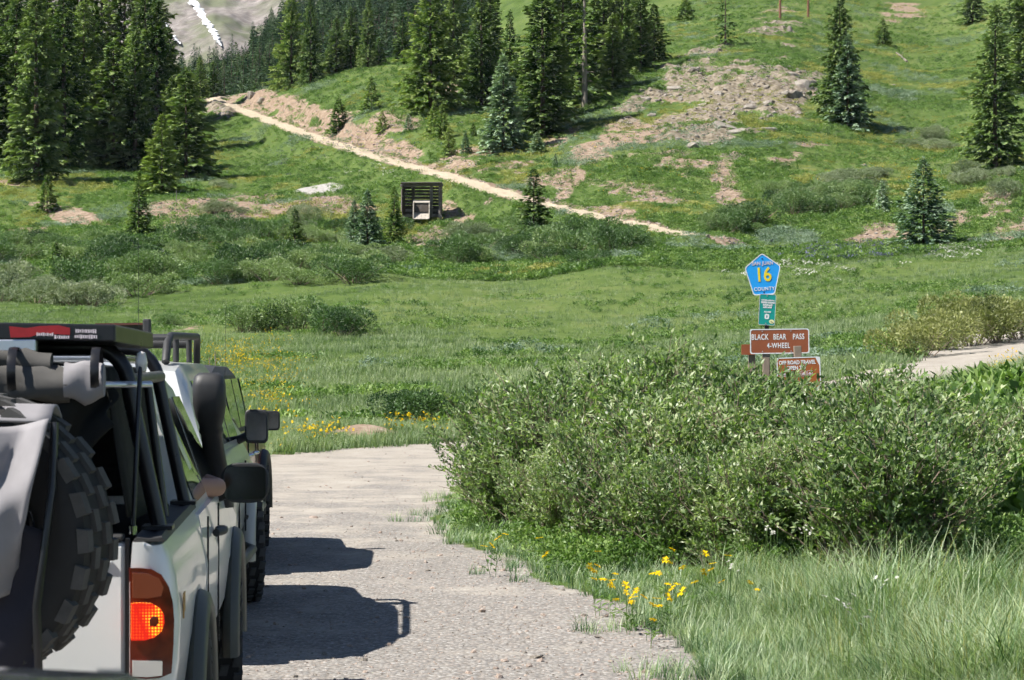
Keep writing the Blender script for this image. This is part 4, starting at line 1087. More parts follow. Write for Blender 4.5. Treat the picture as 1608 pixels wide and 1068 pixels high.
def flower_field(name, n, specs, meshes, label, sc=(.7, 1.2)):
    xs = []
    for (cx, cy, hw, hh, w) in specs:
        for k in range(int(n * w)):
            px = cx + gs.normal(0, .5) * hw; py = cy + gs.normal(0, .5) * hh
            p = hit(px, py, 40)
            i, j = gidx(np.array([p.x]), np.array([p.y]))
            if near_m[i, j][0] < .3: xs.append(tuple(p))
    scatter(name, xs, meshes, gs.uniform(sc[0], sc[1], len(xs)), tilt=.1, label=label, cat='flowers')
flower_field('meadow_flowers', 330, [(400, 590, 70, 50, .5), (350, 560, 60, 30, .25), (650, 682, 50, 14, .07), (430, 640, 40, 40, .1), (480, 702, 70, 12, .08), (1560, 585, 40, 20, .05)], YELF, 'scattered yellow flowers in the meadow left of the bend')
flower_field('slope_flowers', 160, [(640, 140, 120, 50, .3), (1000, 270, 160, 60, .3), (1400, 250, 200, 60, .4)], YELF, 'yellow flowers dotted over the hillside', (1.2, 2.2))
flower_field('white_umbels', 130, [(1260, 430, 90, 16, .3), (1500, 398, 60, 14, .3), (620, 260, 150, 40, .3), (560, 392, 60, 8, .1)], [gen_flower('umbel', 431, 7, .6, .3, .10, M_WHITE)], 'white flower heads in the meadow and on the slope', (.6, 1.0))
flower_field('lupines', 220, [(1330, 398, 130, 14, .5), (560, 225, 120, 40, .5)], [gen_flower('lupine_head', 433, 8, .55, .35, .09, M_VIO)], 'bluish lupines on the slope and the upper meadow', (.6, 1.1))
# ------------------------------------------------------------------ signs
def paint(name, col, rough=.45, var=.05): return simple(name, col, rough, spec=.4, var=var, scale=6)
M_BLUE_S = paint('sign_blue', (.020, .34, .84)); M_WHITE_S = paint('sign_white', (.74, .75, .76)); M_YEL_S = paint('sign_yellow', (.80, .62, .03)); M_GREEN_S = paint('sign_green', (.008, .30, .26)); M_BROWN_S = paint('sign_brown', (.285, .085, .036), var=.15); M_ORANGE_S = paint('sign_faded_brown', (.36, .105, .03), var=.2)
M_PINK_S = paint('sign_faded_letters', (.66, .58, .62)); M_BACK = simple('sign_aluminium', (.45, .45, .46), .5, .7); M_DKST = simple('dark_steel', (.03, .03, .032), .5, .6)
M_POST = simple('weathered_post', (.26, .21, .165), .95, spec=.1, var=.3, scale=4, bump=.3)
M_PALEY = paint('sticker_cream', (.78, .76, .40))
def rounded(w, h, r, n=5, pts=None):
    """outline of a rounded rectangle, or rounded polygon pts"""
    pts = pts or [(-w / 2, -h / 2), (w / 2, -h / 2), (w / 2, h / 2), (-w / 2, h / 2)]
    out = []; m = len(pts)
    for i, p in enumerate(pts):
        a = Vector(pts[i - 1]); b = Vector(p); c = Vector(pts[(i + 1) % m])
        u = (a - b).normalized(); v = (c - b).normalized()
        for k in range(n + 1):
            s = k / n
            out.append(tuple(b + u * r * (1 - s) ** 2 + v * r * s ** 2))
    return out
def slab(outline, y0, y1):
    """extrude an x-z outline from y0 (front) to y1"""
    mb = MB(); n = len(outline)
    mb.v = [(x, y0, z) for x, z in outline] + [(x, y1, z) for x, z in outline]
    mb.f = [tuple(range(n)), tuple(range(2 * n - 1, n - 1, -1))] + [(i, (i + 1) % n, n + (i + 1) % n, n + i) for i in range(n)]
    return mb
def ring(outer, inner, y0, y1):
    n = len(outer); mb = MB()
    mb.v = [(x, y0, z) for x, z in outer] + [(x, y0, z) for x, z in inner] + [(x, y1, z) for x, z in outer] + [(x, y1, z) for x, z in inner]
    for i in range(n):
        j = (i + 1) % n
        mb.f += [(i, j, n + j, n + i), (2 * n + i, 3 * n + i, 3 * n + j, 2 * n + j), (i, 2 * n + i, 2 * n + j, j), (n + i, n + j, 3 * n + j, 3 * n + i)]
    return mb
def lettering(text, size, x, z, y, mat, parent, name='lettering', space=1.0, bold=.0, sx=1.0, word=1.0):
    cu = bpy.data.curves.new(name, 'FONT'); cu.body = text; cu.size = size; cu.align_x = 'CENTER'; cu.align_y = 'CENTER'
    cu.space_character = space; cu.space_word = word; cu.extrude = .0015; cu.offset = bold; cu.resolution_u = 3
    tmp = bpy.data.objects.new('tmp', cu); COL.objects.link(tmp)
    bpy.context.view_layer.update()
    me = bpy.data.meshes.new_from_object(tmp.evaluated_get(bpy.context.evaluated_depsgraph_get()))
    bpy.data.objects.remove(tmp)
    for v in me.vertices: v.co = (v.co.x * sx, -v.co.z, v.co.y)
    me.materials.clear(); me.materials.append(mat)
    return mobj(name, me, parent, (x, y, z))
SD = 27.0; PXM = F / SD
def sx_(px): return (px - 804) / PXM
def sz_(py): return CH + (HY - py) / PXM
zg27 = float(gz(sx_(1200), SD)[0])
# county route marker on its post
r = empty('county_route_sign', (sx_(1200), SD, zg27)); tag(r, 'blue and yellow five-sided county road 16 sign on a thin post', 'sign')
MB().box((.055, .03, (sz_(400) - zg27 - .35) / 2), (.05, .035, sz_(400) - zg27 + .35), rot=(0, R(-1.6), 0)).build('post', M_DKST, r)
pent = [(-.235 * .98, .085), (-.135, -.26), (.135, -.26), (.235 * .98, .085), (.0, .255)]
pent = [(x * .98, z * 1.02) for x, z in pent]
pl = empty('face', (sx_(1198) - r.location.x, -.012, sz_(430) - zg27), parent=r); pl.rotation_euler = (0, R(-3.2), 0)
o_ = rounded(0, 0, .035, 5, pent); i_ = [(x * .945, z * .945 - .0005) for x, z in o_]
bpy.data.objects.remove(pl)
def on_face(o): o.location = Vector((sx_(1198) - r.location.x, -.012, sz_(430) - zg27)) + Euler((0, R(-3.2), 0)).to_matrix() @ o.location; o.rotation_euler = (0, R(-3.2), 0); return o
pan = on_face(slab(o_, -.001, .004).build('panel', M_BLUE_S, r))
on_face(ring(o_, i_, -.0035, -.0012).build('border', M_WHITE_S, r))
on_face(lettering('SAN JUAN', .062, 0, .128, -.004, M_PINK_S, r, bold=.0012, sx=.92, word=1.25))
on_face(lettering('16', .245, .002, -.018, -.004, M_YEL_S, r, bold=.004, sx=.86))
on_face(lettering('COUNTY', .062, .005, -.190, -.004, M_WHITE_S, r, bold=.0012, space=1.12, sx=.92))
for dz in (.185, -.235): on_face(MB().lathe([(.0, -.007), (.008, -.006), (.009, -.001)], 'y', (0, 0, 0), 8).build('bolt', M_DKST, r, loc=(.0, 0, dz)))
# green adoption notice
gc = (1204.5, 486.5)
r2 = empty('green_notice', (sx_(gc[0]), SD - .02, sz_(gc[1]))); r2.rotation_euler = (0, R(3.0), 0); tag(r2, 'small green notice with white lettering below the county sign', 'sign')
o_ = rounded(.205, .385, .02); slab(o_, 0, .004).build('panel', M_GREEN_S, r2)
ring(o_, [(x * .955, z * .975) for x, z in o_], -.0025, -.0003).build('border', M_PINK_S, r2)
for k, (z, w, h, parts) in enumerate([(.118, .155, .017, (.42, .55)), (.090, .160, .024, (.46, .51)), (.060, .115, .024, (.40, .57)), (.031, .108, .024, (.47, .47)), (-.027, .078, .018, (.5, .45))]):
    mb = MB(); x0 = -w / 2; g = random.Random(k)
    for f in parts:                      # words too small to read: rows of strokes
        xe = x0 + w * f
        x = x0
        while x < xe:
            cw = g.uniform(.006, .011); hh = h * g.choice((1, 1, .75))
            mb.box((x + cw / 2, -.002, z - (h - hh) / 2), (cw * .82, .002, hh)); x += cw
        x0 = xe + w * .05
    mb.build('lettering', M_WHITE_S, r2)
ring(rounded(.056, .066, .02), rounded(.016, .03, .006), -.0025, -.0002).build('emblem', M_WHITE_S, r2, loc=(0, 0, -.085))
slab([(.032 * math.cos(a * .3927), .026 * math.sin(a * .3927)) for a in range(16)], -.003, -.0003).build('round_sticker', M_PALEY, r2, loc=(.062, 0, -.145))
MB().box((.062, -.0045, -.15), (.026, .002, .008), rot=(0, .5, 0)).build('sticker_mark', M_DKST, r2)
for z in (.17, -.17): MB().lathe([(.0, -.006), (.007, -.005), (.008, -.0002)], 'y', (-.01, 0, z), 8).build('bolt', M_BACK, r2)
# brown trail sign on two wooden posts
bw, bh = 93 / PXM, 39 / PXM
r3 = empty('trail_sign', (sx_(1223.5), SD - .05, zg27)); tag(r3, 'brown Black Bear Pass 4-wheel sign with white border on wooden posts', 'sign')
zc = sz_(536) - zg27; RT = R(-.8)
o_ = rounded(bw, bh, .03)
def on3(o): o.location = Vector((0, 0, zc)) + Euler((0, RT, 0)).to_matrix() @ o.location; o.rotation_euler = (0, RT, 0); return o
on3(slab(o_, 0, .006).build('panel', M_BROWN_S, r3)); on3(ring(o_, [(x * .965, z * .92) for x, z in o_], -.0025, -.0003).build('border', M_WHITE_S, r3))
for w_, x_ in (('BLACK', -.225), ('BEAR', .02), ('PASS', .255)):
    on3(lettering(w_, .098, x_ - .02, .052, -.001, M_WHITE_S if w_ != 'PASS' else M_WHITE_S, r3, bold=.0018, sx=.66, space=1.1))
on3(lettering('4-WHEEL', .092, -.015, -.056, -.001, M_WHITE_S, r3, bold=.0018, sx=.70, space=1.12))
for x in (-.215, .14):
    for z in (.125, -.125): on3(MB().lathe([(.0, -.006), (.007, -.005), (.008, -.0002)], 'y', (x, 0, z), 8).build('bolt', M_BACK, r3))
for px, wd in ((1203, .085), (1250.5, .085)):
    x = sx_(px) - r3.location.x
    MB().box((x, .055, (sz_(520) - zg27) / 2 - .15), (wd, .09, sz_(520) - zg27 + .3)).build('post', M_POST, r3, bevel=.006)
# off-road travel sign, lower and nearer, half hidden by leaves
ow, oh = 68 / PXM, 66 / PXM
r4 = empty('off_road_sign', (sx_(1251), SD - .22, sz_(594))); r4.rotation_euler = (0, R(-2.0), 0); tag(r4, 'faded brown off road travel sign half hidden by willow leaves', 'sign')
o_ = rounded(ow, oh, .035); slab(o_, 0, .005).build('panel', M_ORANGE_S, r4); ring(o_, [(x * .955, z * .955) for x, z in o_], -.0025, -.0003).build('border', M_WHITE_S, r4)
slab([(ow / 2 - .005, oh / 2 - .005), (ow / 2 - .06, oh / 2 - .005), (ow / 2 - .005, oh / 2 - .13)], -.0028, -.0005).build('peeled_corner', M_WHITE_S, r4)
lettering('OFF ROAD TRAVEL', .066, -.015, .195, -.001, M_WHITE_S, r4, bold=.0022, sx=.80)
lettering('OPEN TO', .066, -.03, .128, -.001, M_WHITE_S, r4, bold=.0022, sx=.82)
for k in range(5):
    x = -.175 + k * .078; q = rounded(.068, .066, .008)
    ring(q, [(a * .86, b * .86) for a, b in q], -.0025, -.0004).build('pictogram_frame', M_PINK_S, r4, loc=(x, 0, .058))
    MB().box((0, -.0016, -.008), (.040, .002, .016)).box((0, -.0016, .006), (.022, .002, .014)).build('pictogram', M_PINK_S if k != 2 else M_WHITE_S, r4, loc=(x, 0, .058))
MB().box((0, .05, -.35), (.09, .09, 1.5)).build('post', M_POST, r4, bevel=.006)
# little brown board peeping out on the left
r5 = empty('trail_board', (sx_(1176), SD + .06, sz_(549))); tag(r5, 'plain brown board peeping out left of the Black Bear Pass sign', 'sign')
slab(rounded(.17, .13, .01), 0, .03).build('panel', M_BROWN_S, r5); MB().box((.05, .07, -.55), (.08, .07, 1.1)).build('post', M_POST, r5)

# ------------------------------------------------------------------ timber loading bin on the slope
M_OLDW = simple('old_dark_timber', (.070, .060, .052), .95, spec=.1, var=.4, scale=3, bump=.3)
M_GRYW = simple('weathered_timber', (.20, .185, .17), .95, spec=.1, var=.35, scale=3, bump=.3)
M_LITW = simple('pale_weathered_board', (.40, .36, .31), .9, spec=.1, var=.25, scale=3)
bp = hit(662, 352, 120); BD = bp.y; K = BD / F
ob = empty('timber_ore_bin', (bp.x, BD, bp.z)); tag(ob, 'dark timber loading bin with a pale chute beside the hillside road', 'bin')
def bx_(px): return (px - 804) * K - bp.x
def bz_(py): return CH + (HY - py) * K - bp.z
L0, R0, T0, B0 = bx_(631), bx_(692), bz_(291), bz_(336)
g = random.Random(3)
n = 9; hh = (T0 - B0) / n
for i in range(n):                                      # back wall, boards with gaps
    z = B0 + hh * (i + .5)
    MB().box(((L0 + R0) / 2 + g.uniform(-.05, .05), 1.6, z), (R0 - L0, .07, hh * g.uniform(.70, .90)), rot=(0, g.uniform(-.008, .008), 0)).build('board', M_OLDW if i not in (1,) else M_GRYW, ob)
for s, x in ((-1, L0), (1, R0)):                        # side walls
    for i in range(n):
        z = B0 + hh * (i + .5)
        MB().box((x, 3.0, z), (.08, 2.9, hh * g.uniform(.8, .95))).build('board', M_OLDW, ob)
for i in range(3):
    MB().box(((L0 + R0) / 2, 4.5, B0 + hh * (i + .5)), (R0 - L0, .08, hh * .95)).build('board', M_OLDW, ob)
MB().box(((L0 + R0) / 2, 1.42, T0 + .12), (R0 - L0 + .45, .3, .26), rot=(0, R(-1.2), 0)).build('top_beam', M_GRYW, ob, bevel=.02)
MB().box(((L0 + R0) / 2, 1.42, B0 - .10), (R0 - L0 + .1, .28, .28)).build('floor_beam', M_GRYW, ob, bevel=.02)
for px, wd in ((633, .30), (648, .34), (676.5, .32)):
    MB().box((bx_(px), 1.36, (T0 + B0) / 2), (wd, .22, T0 - B0)).build('upright', M_OLDW if px < 660 else M_GRYW, ob, bevel=.02)
MB().beam((bx_(690.5), .9, -1.6), (bx_(691), 1.2, T0 + .25), .36, .36).build('corner_post', M_GRYW, ob, bevel=.02)
MB().beam((bx_(629.5), 1.3, B0 + .4), (bx_(629.5), 1.3, T0 - .3), .1, .3).build('edge_board', M_LITW, ob)
for a, b in (((640, 3.2), (636, -.9)), ((648, 3.2), (649, -.9)), ((676, 3.0), (677, -.9)), ((634, 1.7), (633, -1.2))):
    MB().beam((bx_(a[0]), a[1], B0 - .1), (bx_(b[0]), a[1], b[1]), .26, .26).build('leg', M_OLDW, ob)
MB().beam((bx_(633), 1.6, B0 - .2), (bx_(646), 1.9, -.8), .22, .2).build('brace', M_OLDW, ob)
for k in range(8):                                      # roof deck added to keep the front boards in shade
    w = (R0 - L0 + .3) / 8
    MB().box((L0 - .15 + w * (k + .5), 2.2, T0 + .30 + g.uniform(-.015, .015)), (w * .94, 4.4, .07)).build('roof_board', M_GRYW, ob)
for s, x in ((-1, L0 + .02), (1, R0 - .02)):  # side walls carried forward to block the sun from the front boards
    for i in range(n):
        MB().box((x, .75, B0 + hh * (i + .5)), (.08, 1.5, hh * .9)).build('board', M_OLDW, ob)
# chute
cx0, cx1 = bx_(650), bx_(673.5)
c0, c1 = Vector((0, 1.3, bz_(314))), Vector((0, -.9, bz_(345)))
for k in range(4):
    w = (cx1 - cx0) / 4; xa = cx0 + w * (k + .5)
    MB().beam((xa, 1.25, bz_(322)), (xa, -.75, bz_(345)), w * .96, .06).build('chute_board', M_LITW, ob)
for x in (cx0 - .04, cx1 + .04):
    MB().add([(x - .05, 1.3, bz_(312)), (x + .05, 1.3, bz_(312)), (x - .05, 1.3, bz_(326)), (x + .05, 1.3, bz_(326)), (x - .05, -.2, bz_(318)), (x + .05, -.2, bz_(318)), (x - .05, -.75, bz_(344)), (x + .05, -.75, bz_(344))],
             [(0, 1, 3, 2), (4, 6, 7, 5), (0, 4, 5, 1), (2, 3, 7, 6), (0, 2, 6, 4), (1, 5, 7, 3)]).build('chute_side', M_LITW, ob)
MB().box(((cx0 + cx1) / 2, .55, bz_(316)), (cx1 - cx0, .7, .1), rot=(R(28), 0, 0)).build('chute_lid', M_LITW, ob)
MB().box(((cx0 + cx1) / 2, .15, bz_(327)), (cx1 - cx0 - .1, .08, .8), rot=(R(-20), 0, 0)).build('chute_gate', M_OLDW, ob)
q = hit(688, 370, 120)
lg = MB().beam((0, 0, .08), (1.5, 1.6, .25), .14, .12).build('fallen_plank', M_GRYW, None, loc=tuple(q)); tag(lg, 'fallen plank lying on the bare earth before the timber bin', 'plank')

# ------------------------------------------------------------------ poles, stakes, stump, log
M_POLE = simple('reddish_pole_wood', (.20, .105, .065), .9, spec=.1, var=.3, scale=3)
for px, py, lab in ((1225, 31, 'left of the two reddish wooden poles at the top of the hill'), (1269, 29, 'right of the two reddish wooden poles at the top of the hill')):
    p = hit(px, py, 150); h = 8.5
    mb = MB().tube([(0, 0, -.5), (0, 0, 2), (.02, 0, h * .6), (0, .02, h)], [.26, .24, .21, .17], 10)
    tag(mb.build('wooden_pole', M_POLE, None, 60, loc=tuple(p)), lab, 'pole', 'poles at the top of the hill')
p = hit(1240, 53, 150)
tag(MB().tube([(0, 0, -.3), (.02, 0, .25), (.05, 0, .7), (-.05, .02, 1.15), (.1, 0, 1.3)], [.62, .48, .42, .36, .12], 9).build('tree_stump', M_DEAD, None, 60, loc=tuple(p)), 'grey broken tree stump on the gravelly top above the outcrop', 'stump')
a = hit(1407, 84, 150); b = hit(1424, 98, 150)
mb = MB().tube([a + Vector((0, 0, .15)), (a + b) / 2 + Vector((0, 0, .22)), b + Vector((0, 0, .12))], [.10, .17, .2], 8); mb.tube([(a + b) / 2 + Vector((0, 0, .3)), (a + b) / 2 + Vector((.4, .2, 1.0))], [.05, .02], 5)
tag(mb.build('fallen_log', M_DEAD, None, 60), 'bleached fallen log on the open slope right of the outcrop', 'log')
p = hit(277, 323, 100); tag(MB().tube([(0, 0, -.2), (0, 0, 1.7)], [.05, .04], 6).build('thin_stake', M_GRYW, None, loc=tuple(p)), 'thin grey stake on the terrace edge below the left stand', 'stake')
for px, py, h, lab in ((329, 583, .55, 'shorter of two thin wooden stakes in the flowery meadow'), (338, 586, .85, 'taller of two thin wooden stakes in the flowery meadow')):
    p = hit(px, py, 46); tag(MB().tube([(0, 0, -.2), (.01, 0, h * .5), (-.01, 0, h)], [.022, .02, .016], 6).build('wooden_stake', M_POST, None, loc=tuple(p)), lab, 'stake', 'stakes in the meadow')
# notice board behind the roof rack
M_RED_W = simple('red_brown_board', (.10, .030, .022), .7, var=.2, scale=4)
p = P(190, 0, 66); zb = float(gz(p.x, 66)[0]); topz = CH + (HY - 507) * 66 / F
r = empty('notice_board', (p.x, 66, zb)); tag(r, 'dark red-brown notice board partly hidden behind the roof rack', 'notice board')
w = (228 - 150) * 66 / F; h = topz - zb
MB().box((0, .03, h - .4), (w, .03, .75)).build('panel', M_OLDW, r)
for s in (-1, 1): MB().box((s * (w / 2 - .03), 0, h / 2 - .2), (.07, .09, h + .35)).build('post', M_RED_W, r)
for z in (h - .04, h - .78): MB().box((0, -.01, z), (w + .04, .08, .07), rot=(0, R(-1), 0)).build('rail', M_RED_W, r)

# ------------------------------------------------------------------ rocks
t = NT('boulder_rock'); nz = t.noise(1.6, 5, .7, t.objc())
t.bsdf(Base__Color=t.mix(t.ramp(t.noise(3.5, 3, .6, t.objc()), [(.55, (0, 0, 0)), (.7, (.6, .6, .6))]), t.ramp(nz, [(.3, (.13, .11, .095)), (.5, (.27, .24, .21)), (.7, (.38, .35, .31))]), (.22, .21, .12)), Roughness=.95, Normal=t.bump(nz, .6, .15), **{'Specular IOR Level': .15}); M_ROCK = t.m
t = NT('pinkish_rock'); t.bsdf(Base__Color=t.ramp(t.noise(1.6, 5, .7, t.objc()), [(.3, (.17, .12, .095)), (.5, (.31, .25, .21)), (.7, (.42, .37, .33))]), Roughness=.95, **{'Specular IOR Level': .15}); M_PROCK = t.m
def gen_rock(name, seed, sub=3, flat_=.75, mat=None):
    bm = bmesh.new(); bmesh.ops.create_icosphere(bm, subdivisions=sub, radius=1)
    g = np.random.default_rng(seed)
    planes = [(Vector(norm(g.normal(0, 1, (1, 3)))[0]), g.uniform(.55, .9)) for _ in range(12)]
    for v in bm.verts:
        c = v.co.copy()
        for nrm, d in planes:
            e = c.dot(nrm)
            if e > d: c -= nrm * (e - d)
        c *= 1 + .05 * math.sin(7 * c.x + seed) * math.sin(6 * c.y) 
        v.co = (c.x, c.y, c.z * flat_)
    me = bpy.data.meshes.new(name); bm.to_mesh(me); bm.free(); me.materials.append(mat or M_ROCK); return me
RK = [gen_rock('rock_%d' % i, 500 + i, 3, (.7, .85, .6, .9)[i]) for i in range(4)]; RKP = [gen_rock('pink_rock_%d' % i, 510 + i, 2, .7, M_PROCK) for i in range(3)]
def put_rock(px, py, w, label, k=0, zs=1.0, dmin=60, mats=RK, sink=.3, group=None, name='boulder', rz=None):
    p = hit(px, py, dmin); s = w * p.y / F / 2
    o = mobj(name, mats[k % len(mats)], None, (p.x, p.y + s * .5, p.z + s * .5 * zs - sink * s), (random.uniform(-.2, .2), random.uniform(-.2, .2), random.uniform(0, 6.28) if rz is None else rz), (s, s, s * zs))
    return tag(o, label, 'rock', group)
for k, (px, py, w, zs, lab) in enumerate([(1262, 138, 34, 1.0, 'largest grey boulder at the top right of the outcrop'), (1248, 152, 40, .7, 'flat pale ledge below the largest boulder of the outcrop'), (1275, 136, 22, 1.2, 'dark shadowed block at the right end of the outcrop'), (1233, 152, 22, .9, 'reddish block left of the flat ledge on the outcrop'), (1246, 118, 26, .6, 'low pale rock on top of the outcrop'),
     (1236, 107, 22, .5, 'small grey rock lying in grass above the outcrop'), (1088, 112, 22, .9, 'angular rock at the upper left of the outcrop'), (1014, 160, 20, .9, 'pointed rock at the left edge of the outcrop'), (1024, 182, 16, .8, 'pale stone below the left edge of the outcrop'), (1135, 200, 50, .6, 'broad pale slab low on the outcrop'), (1158, 208, 34, .7, 'slab right of the broad one low on the outcrop'), (1205, 205, 44, .5, 'long pale slab at the bottom right of the outcrop'), (1090, 232, 26, .9, 'dark-edged rock under the outcrop'), (1110, 228, 22, .7, 'rock beside the dark-edged one under the outcrop'),
     (1060, 140, 26, .8, 'grey rock in the upper middle of the outcrop'), (1130, 150, 22, .8, 'grey rock in the centre of the outcrop'), (1180, 170, 30, .7, 'grey rock right of the centre of the outcrop'), (1210, 165, 26, .8, 'rock between the centre and the big boulders'), (1105, 165, 20, .7, 'small rock left of the centre of the outcrop'),
     (777, 377, 20, .8, 'pale boulder among the willows right of the timber bin'), (1357, 262, 12, 1.0, 'pale grey rock on the grassy slope below the tall spruce'), (1403, 133, 18, .4, 'low grey rock in the grass right of the outcrop'), (396, 148, 24, 1.1, 'tilted slab of rock at the road cut'), (412, 158, 18, .9, 'rock in the middle of the road cut'), (348, 180, 22, .7, 'grey rock below the bend of the dirt road'), (12, 215, 34, 1.1, 'grey rock in deep shade at the left edge'), (198, 397, 11, .7, 'pale stone among the willows on the left')]):
    put_rock(px, py, w, lab, k, zs, group='rocks of the outcrop' if 1000 < px < 1300 else None)
gr_ = np.random.default_rng(91)
# loose stones on banks and outcrop: one object
x, y = sample(60000, 250, 1640, 180, 430, 1.2)
i, j = gidx(x, y); bm_ = np.maximum(dirt_m[i, j], rock_m[i, j]); k = (bm_ > .4) & (hill_m[i, j] < .1) & (gs.random(len(x)) < .40); x, y = x[k], y[k]; i, j = gidx(x, y)
scatter('loose_stones', with_z(x, y), RK[:3] + RKP, gr_.uniform(.06, .24, len(x)) * (1 + 1.2 * (rock_m[i, j] > .4) * gr_.random(len(x)) ** 2), tilt=.5, idx=np.where(rock_m[i, j] > .4, gr_.integers(0, 3, len(x)), gr_.integers(2, 6, len(x))), label='loose stones lying on the bare banks and the outcrop', cat='stones')
# gravel stones on the near road
PEB = [gen_rock('pebble_%d' % q, 520 + q, 1, .6, M_PROCK if q else M_ROCK) for q in range(3)] + [gen_rock('pink_pebble', 530, 1, .6, M_PROCK)]
x, y = sample(11000, 330, 1400, 10.5, 46, 1.5)
i, j = gidx(x, y); k = (near_m[i, j] > .5) & (gs.random(len(x)) < .35 + .9 * np.exp(nd_m[i, j] * 1.2)); x, y = x[k], y[k]
sz = np.where(gr_.random(len(x)) < .06, gr_.uniform(.018, .038, len(x)), gr_.uniform(.005, .015, len(x)))
scatter('gravel_stones', with_z(x, y), PEB, sz, tilt=.4, label='small loose stones on the gravel road', cat='gravel')
for k, (px, py, w, lab) in enumerate([(672, 897, 12, 'dark stone lying alone on the gravel road'), (718, 792, 10, 'dark stone at the road edge by the willow tip'), (600, 908, 9, 'pinkish stone near the truck shadow on the gravel'), (492, 814, 16, 'flat pale stone far out on the gravel road'), (940, 1002, 14, 'brownish stone at the verge in the foreground'), (1010, 985, 12, 'reddish stone beside the grass at the gravel edge'), (842, 1034, 24, 'flat grey stone in the foreground gravel'), (960, 1040, 14, 'red-brown stone low in the foreground gravel')]):
    put_rock(px, py, w, lab, k, .5, 9, RK if k % 2 == 0 else RKP, .1, name='stone')
# ------------------------------------------------------------------ vehicles
def car_paint(name, col, rough=.28, coat=.6, dust=.32):
    t = NT(name); nz = t.noise(2.2, 5, .65, t.objc())
    low = t.math('MULTIPLY', t.math('SUBTRACT', 1.05, t.n('SeparateXYZ', Vector=t.objc()).outputs['Z']), 1.1, True)
    c = t.mix(t.math('MULTIPLY', t.math('ADD', nz, low), dust), col, (.30, .27, .22))
    t.bsdf(Base__Color=c, Roughness=t.math('ADD', t.math('MULTIPLY', nz, .2), rough - .06), **{'Coat Weight': coat, 'Coat Roughness': .08, 'Specular IOR Level': .5}); return t.m
M_WPAINT = car_paint('white_car_paint', (.80, .81, .81), dust=.16); M_SILV = car_paint('silver_car_paint', (.50, .51, .48), .3); M_RED = car_paint('red_car_paint', (.26, .012, .018)); M_DARKP = car_paint('dark_car_paint', (.010, .012, .02), .2, .8, .0)
M_BLK = simple('black_tube_paint', (.012, .012, .014), .30, spec=.5, var=.1); M_PLAS = simple('black_plastic', (.030, .030, .031), .55, var=.15, scale=20); M_OLIVE = simple('green_reflection_plastic', (.060, .062, .052), .48, var=.15)  # olive plastic: green reflections painted into the colour of black parts
M_RUB = simple('tyre_rubber', (.030, .029, .028), .85, spec=.25, var=.3, scale=10); M_LUG = simple('dusty_tread_rubber', (.082, .080, .077), .9, spec=.2, var=.45, scale=14)
M_CANV = simple('black_canvas', (.016, .017, .016), .85, spec=.15, var=.3, scale=6); M_GCANV = simple('grey_canvas', (.085, .082, .078), .9, spec=.1, var=.35, scale=5); M_LCANV = simple('pale_grey_canvas', (.25, .24, .25), .9, spec=.1, var=.25, scale=5); M_DCANV = simple('dark_blue_canvas', (.035, .034, .045), .85, spec=.15, var=.3, scale=5)
M_ALU = simple('bright_aluminium', (.62, .64, .68), .32, .9, var=.08); M_RIM = simple('alloy_rim', (.50, .50, .50), .35, .8)
t = NT('tinted_glass'); t.bsdf(Base__Color=(.012, .016, .015), Roughness=.06, **{'Specular IOR Level': .9, 'Coat Weight': .5, 'Coat Roughness': .03}); M_GLASS = t.m
t = NT('mirror_glass'); t.bsdf(Base__Color=(.10, .105, .11), Roughness=.12, Metallic=1.0); M_MIRR = t.m
t = NT('dark_red_lens'); t.bsdf(Base__Color=t.ramp(t.noise(14, 2, .5, t.objc()), [(.4, (.09, .006, .006)), (.6, (.17, .020, .010))]), Roughness=.15, **{'Coat Weight': .6}); M_LENS = t.m
t = NT('amber_lens'); t.bsdf(Base__Color=(.20, .055, .025), Roughness=.2, **{'Coat Weight': .6}); M_AMB = t.m
t = NT('clear_lens'); t.bsdf(Base__Color=(.55, .53, .50), Roughness=.2, **{'Coat Weight': .6}); M_CLR = t.m
# lit brake lamp: rows of little bright cells
t = NT('lit_brake_lens')
v = t.n('TexVoronoi', Vector=t.objc(), Scale=100.0, Randomness=.0)
cell = t.ramp(v.outputs['Distance'], [(.22, (1.0, .42, .02)), (.48, (.80, .012, .004))])
t.bsdf(Base__Color=(.35, .02, .01), Roughness=.2, Emission__Color=cell, Emission__Strength=t.ramp(v.outputs['Distance'], [(.2, (1.3, 1.3, 1.3)), (.55, (.4, .4, .4))])); M_LIT = t.m
M_SKIN = simple('skin', (.36, .19, .13), .55, var=.08); M_SHIRT = simple('blue_shirt', (.05, .09, .28), .9, spec=.1, var=.15); M_HAIR = simple('dark_hair', (.03, .022, .016), .7)
M_CHROME = simple('chrome', (.7, .7, .72), .12, 1.0, var=.03)

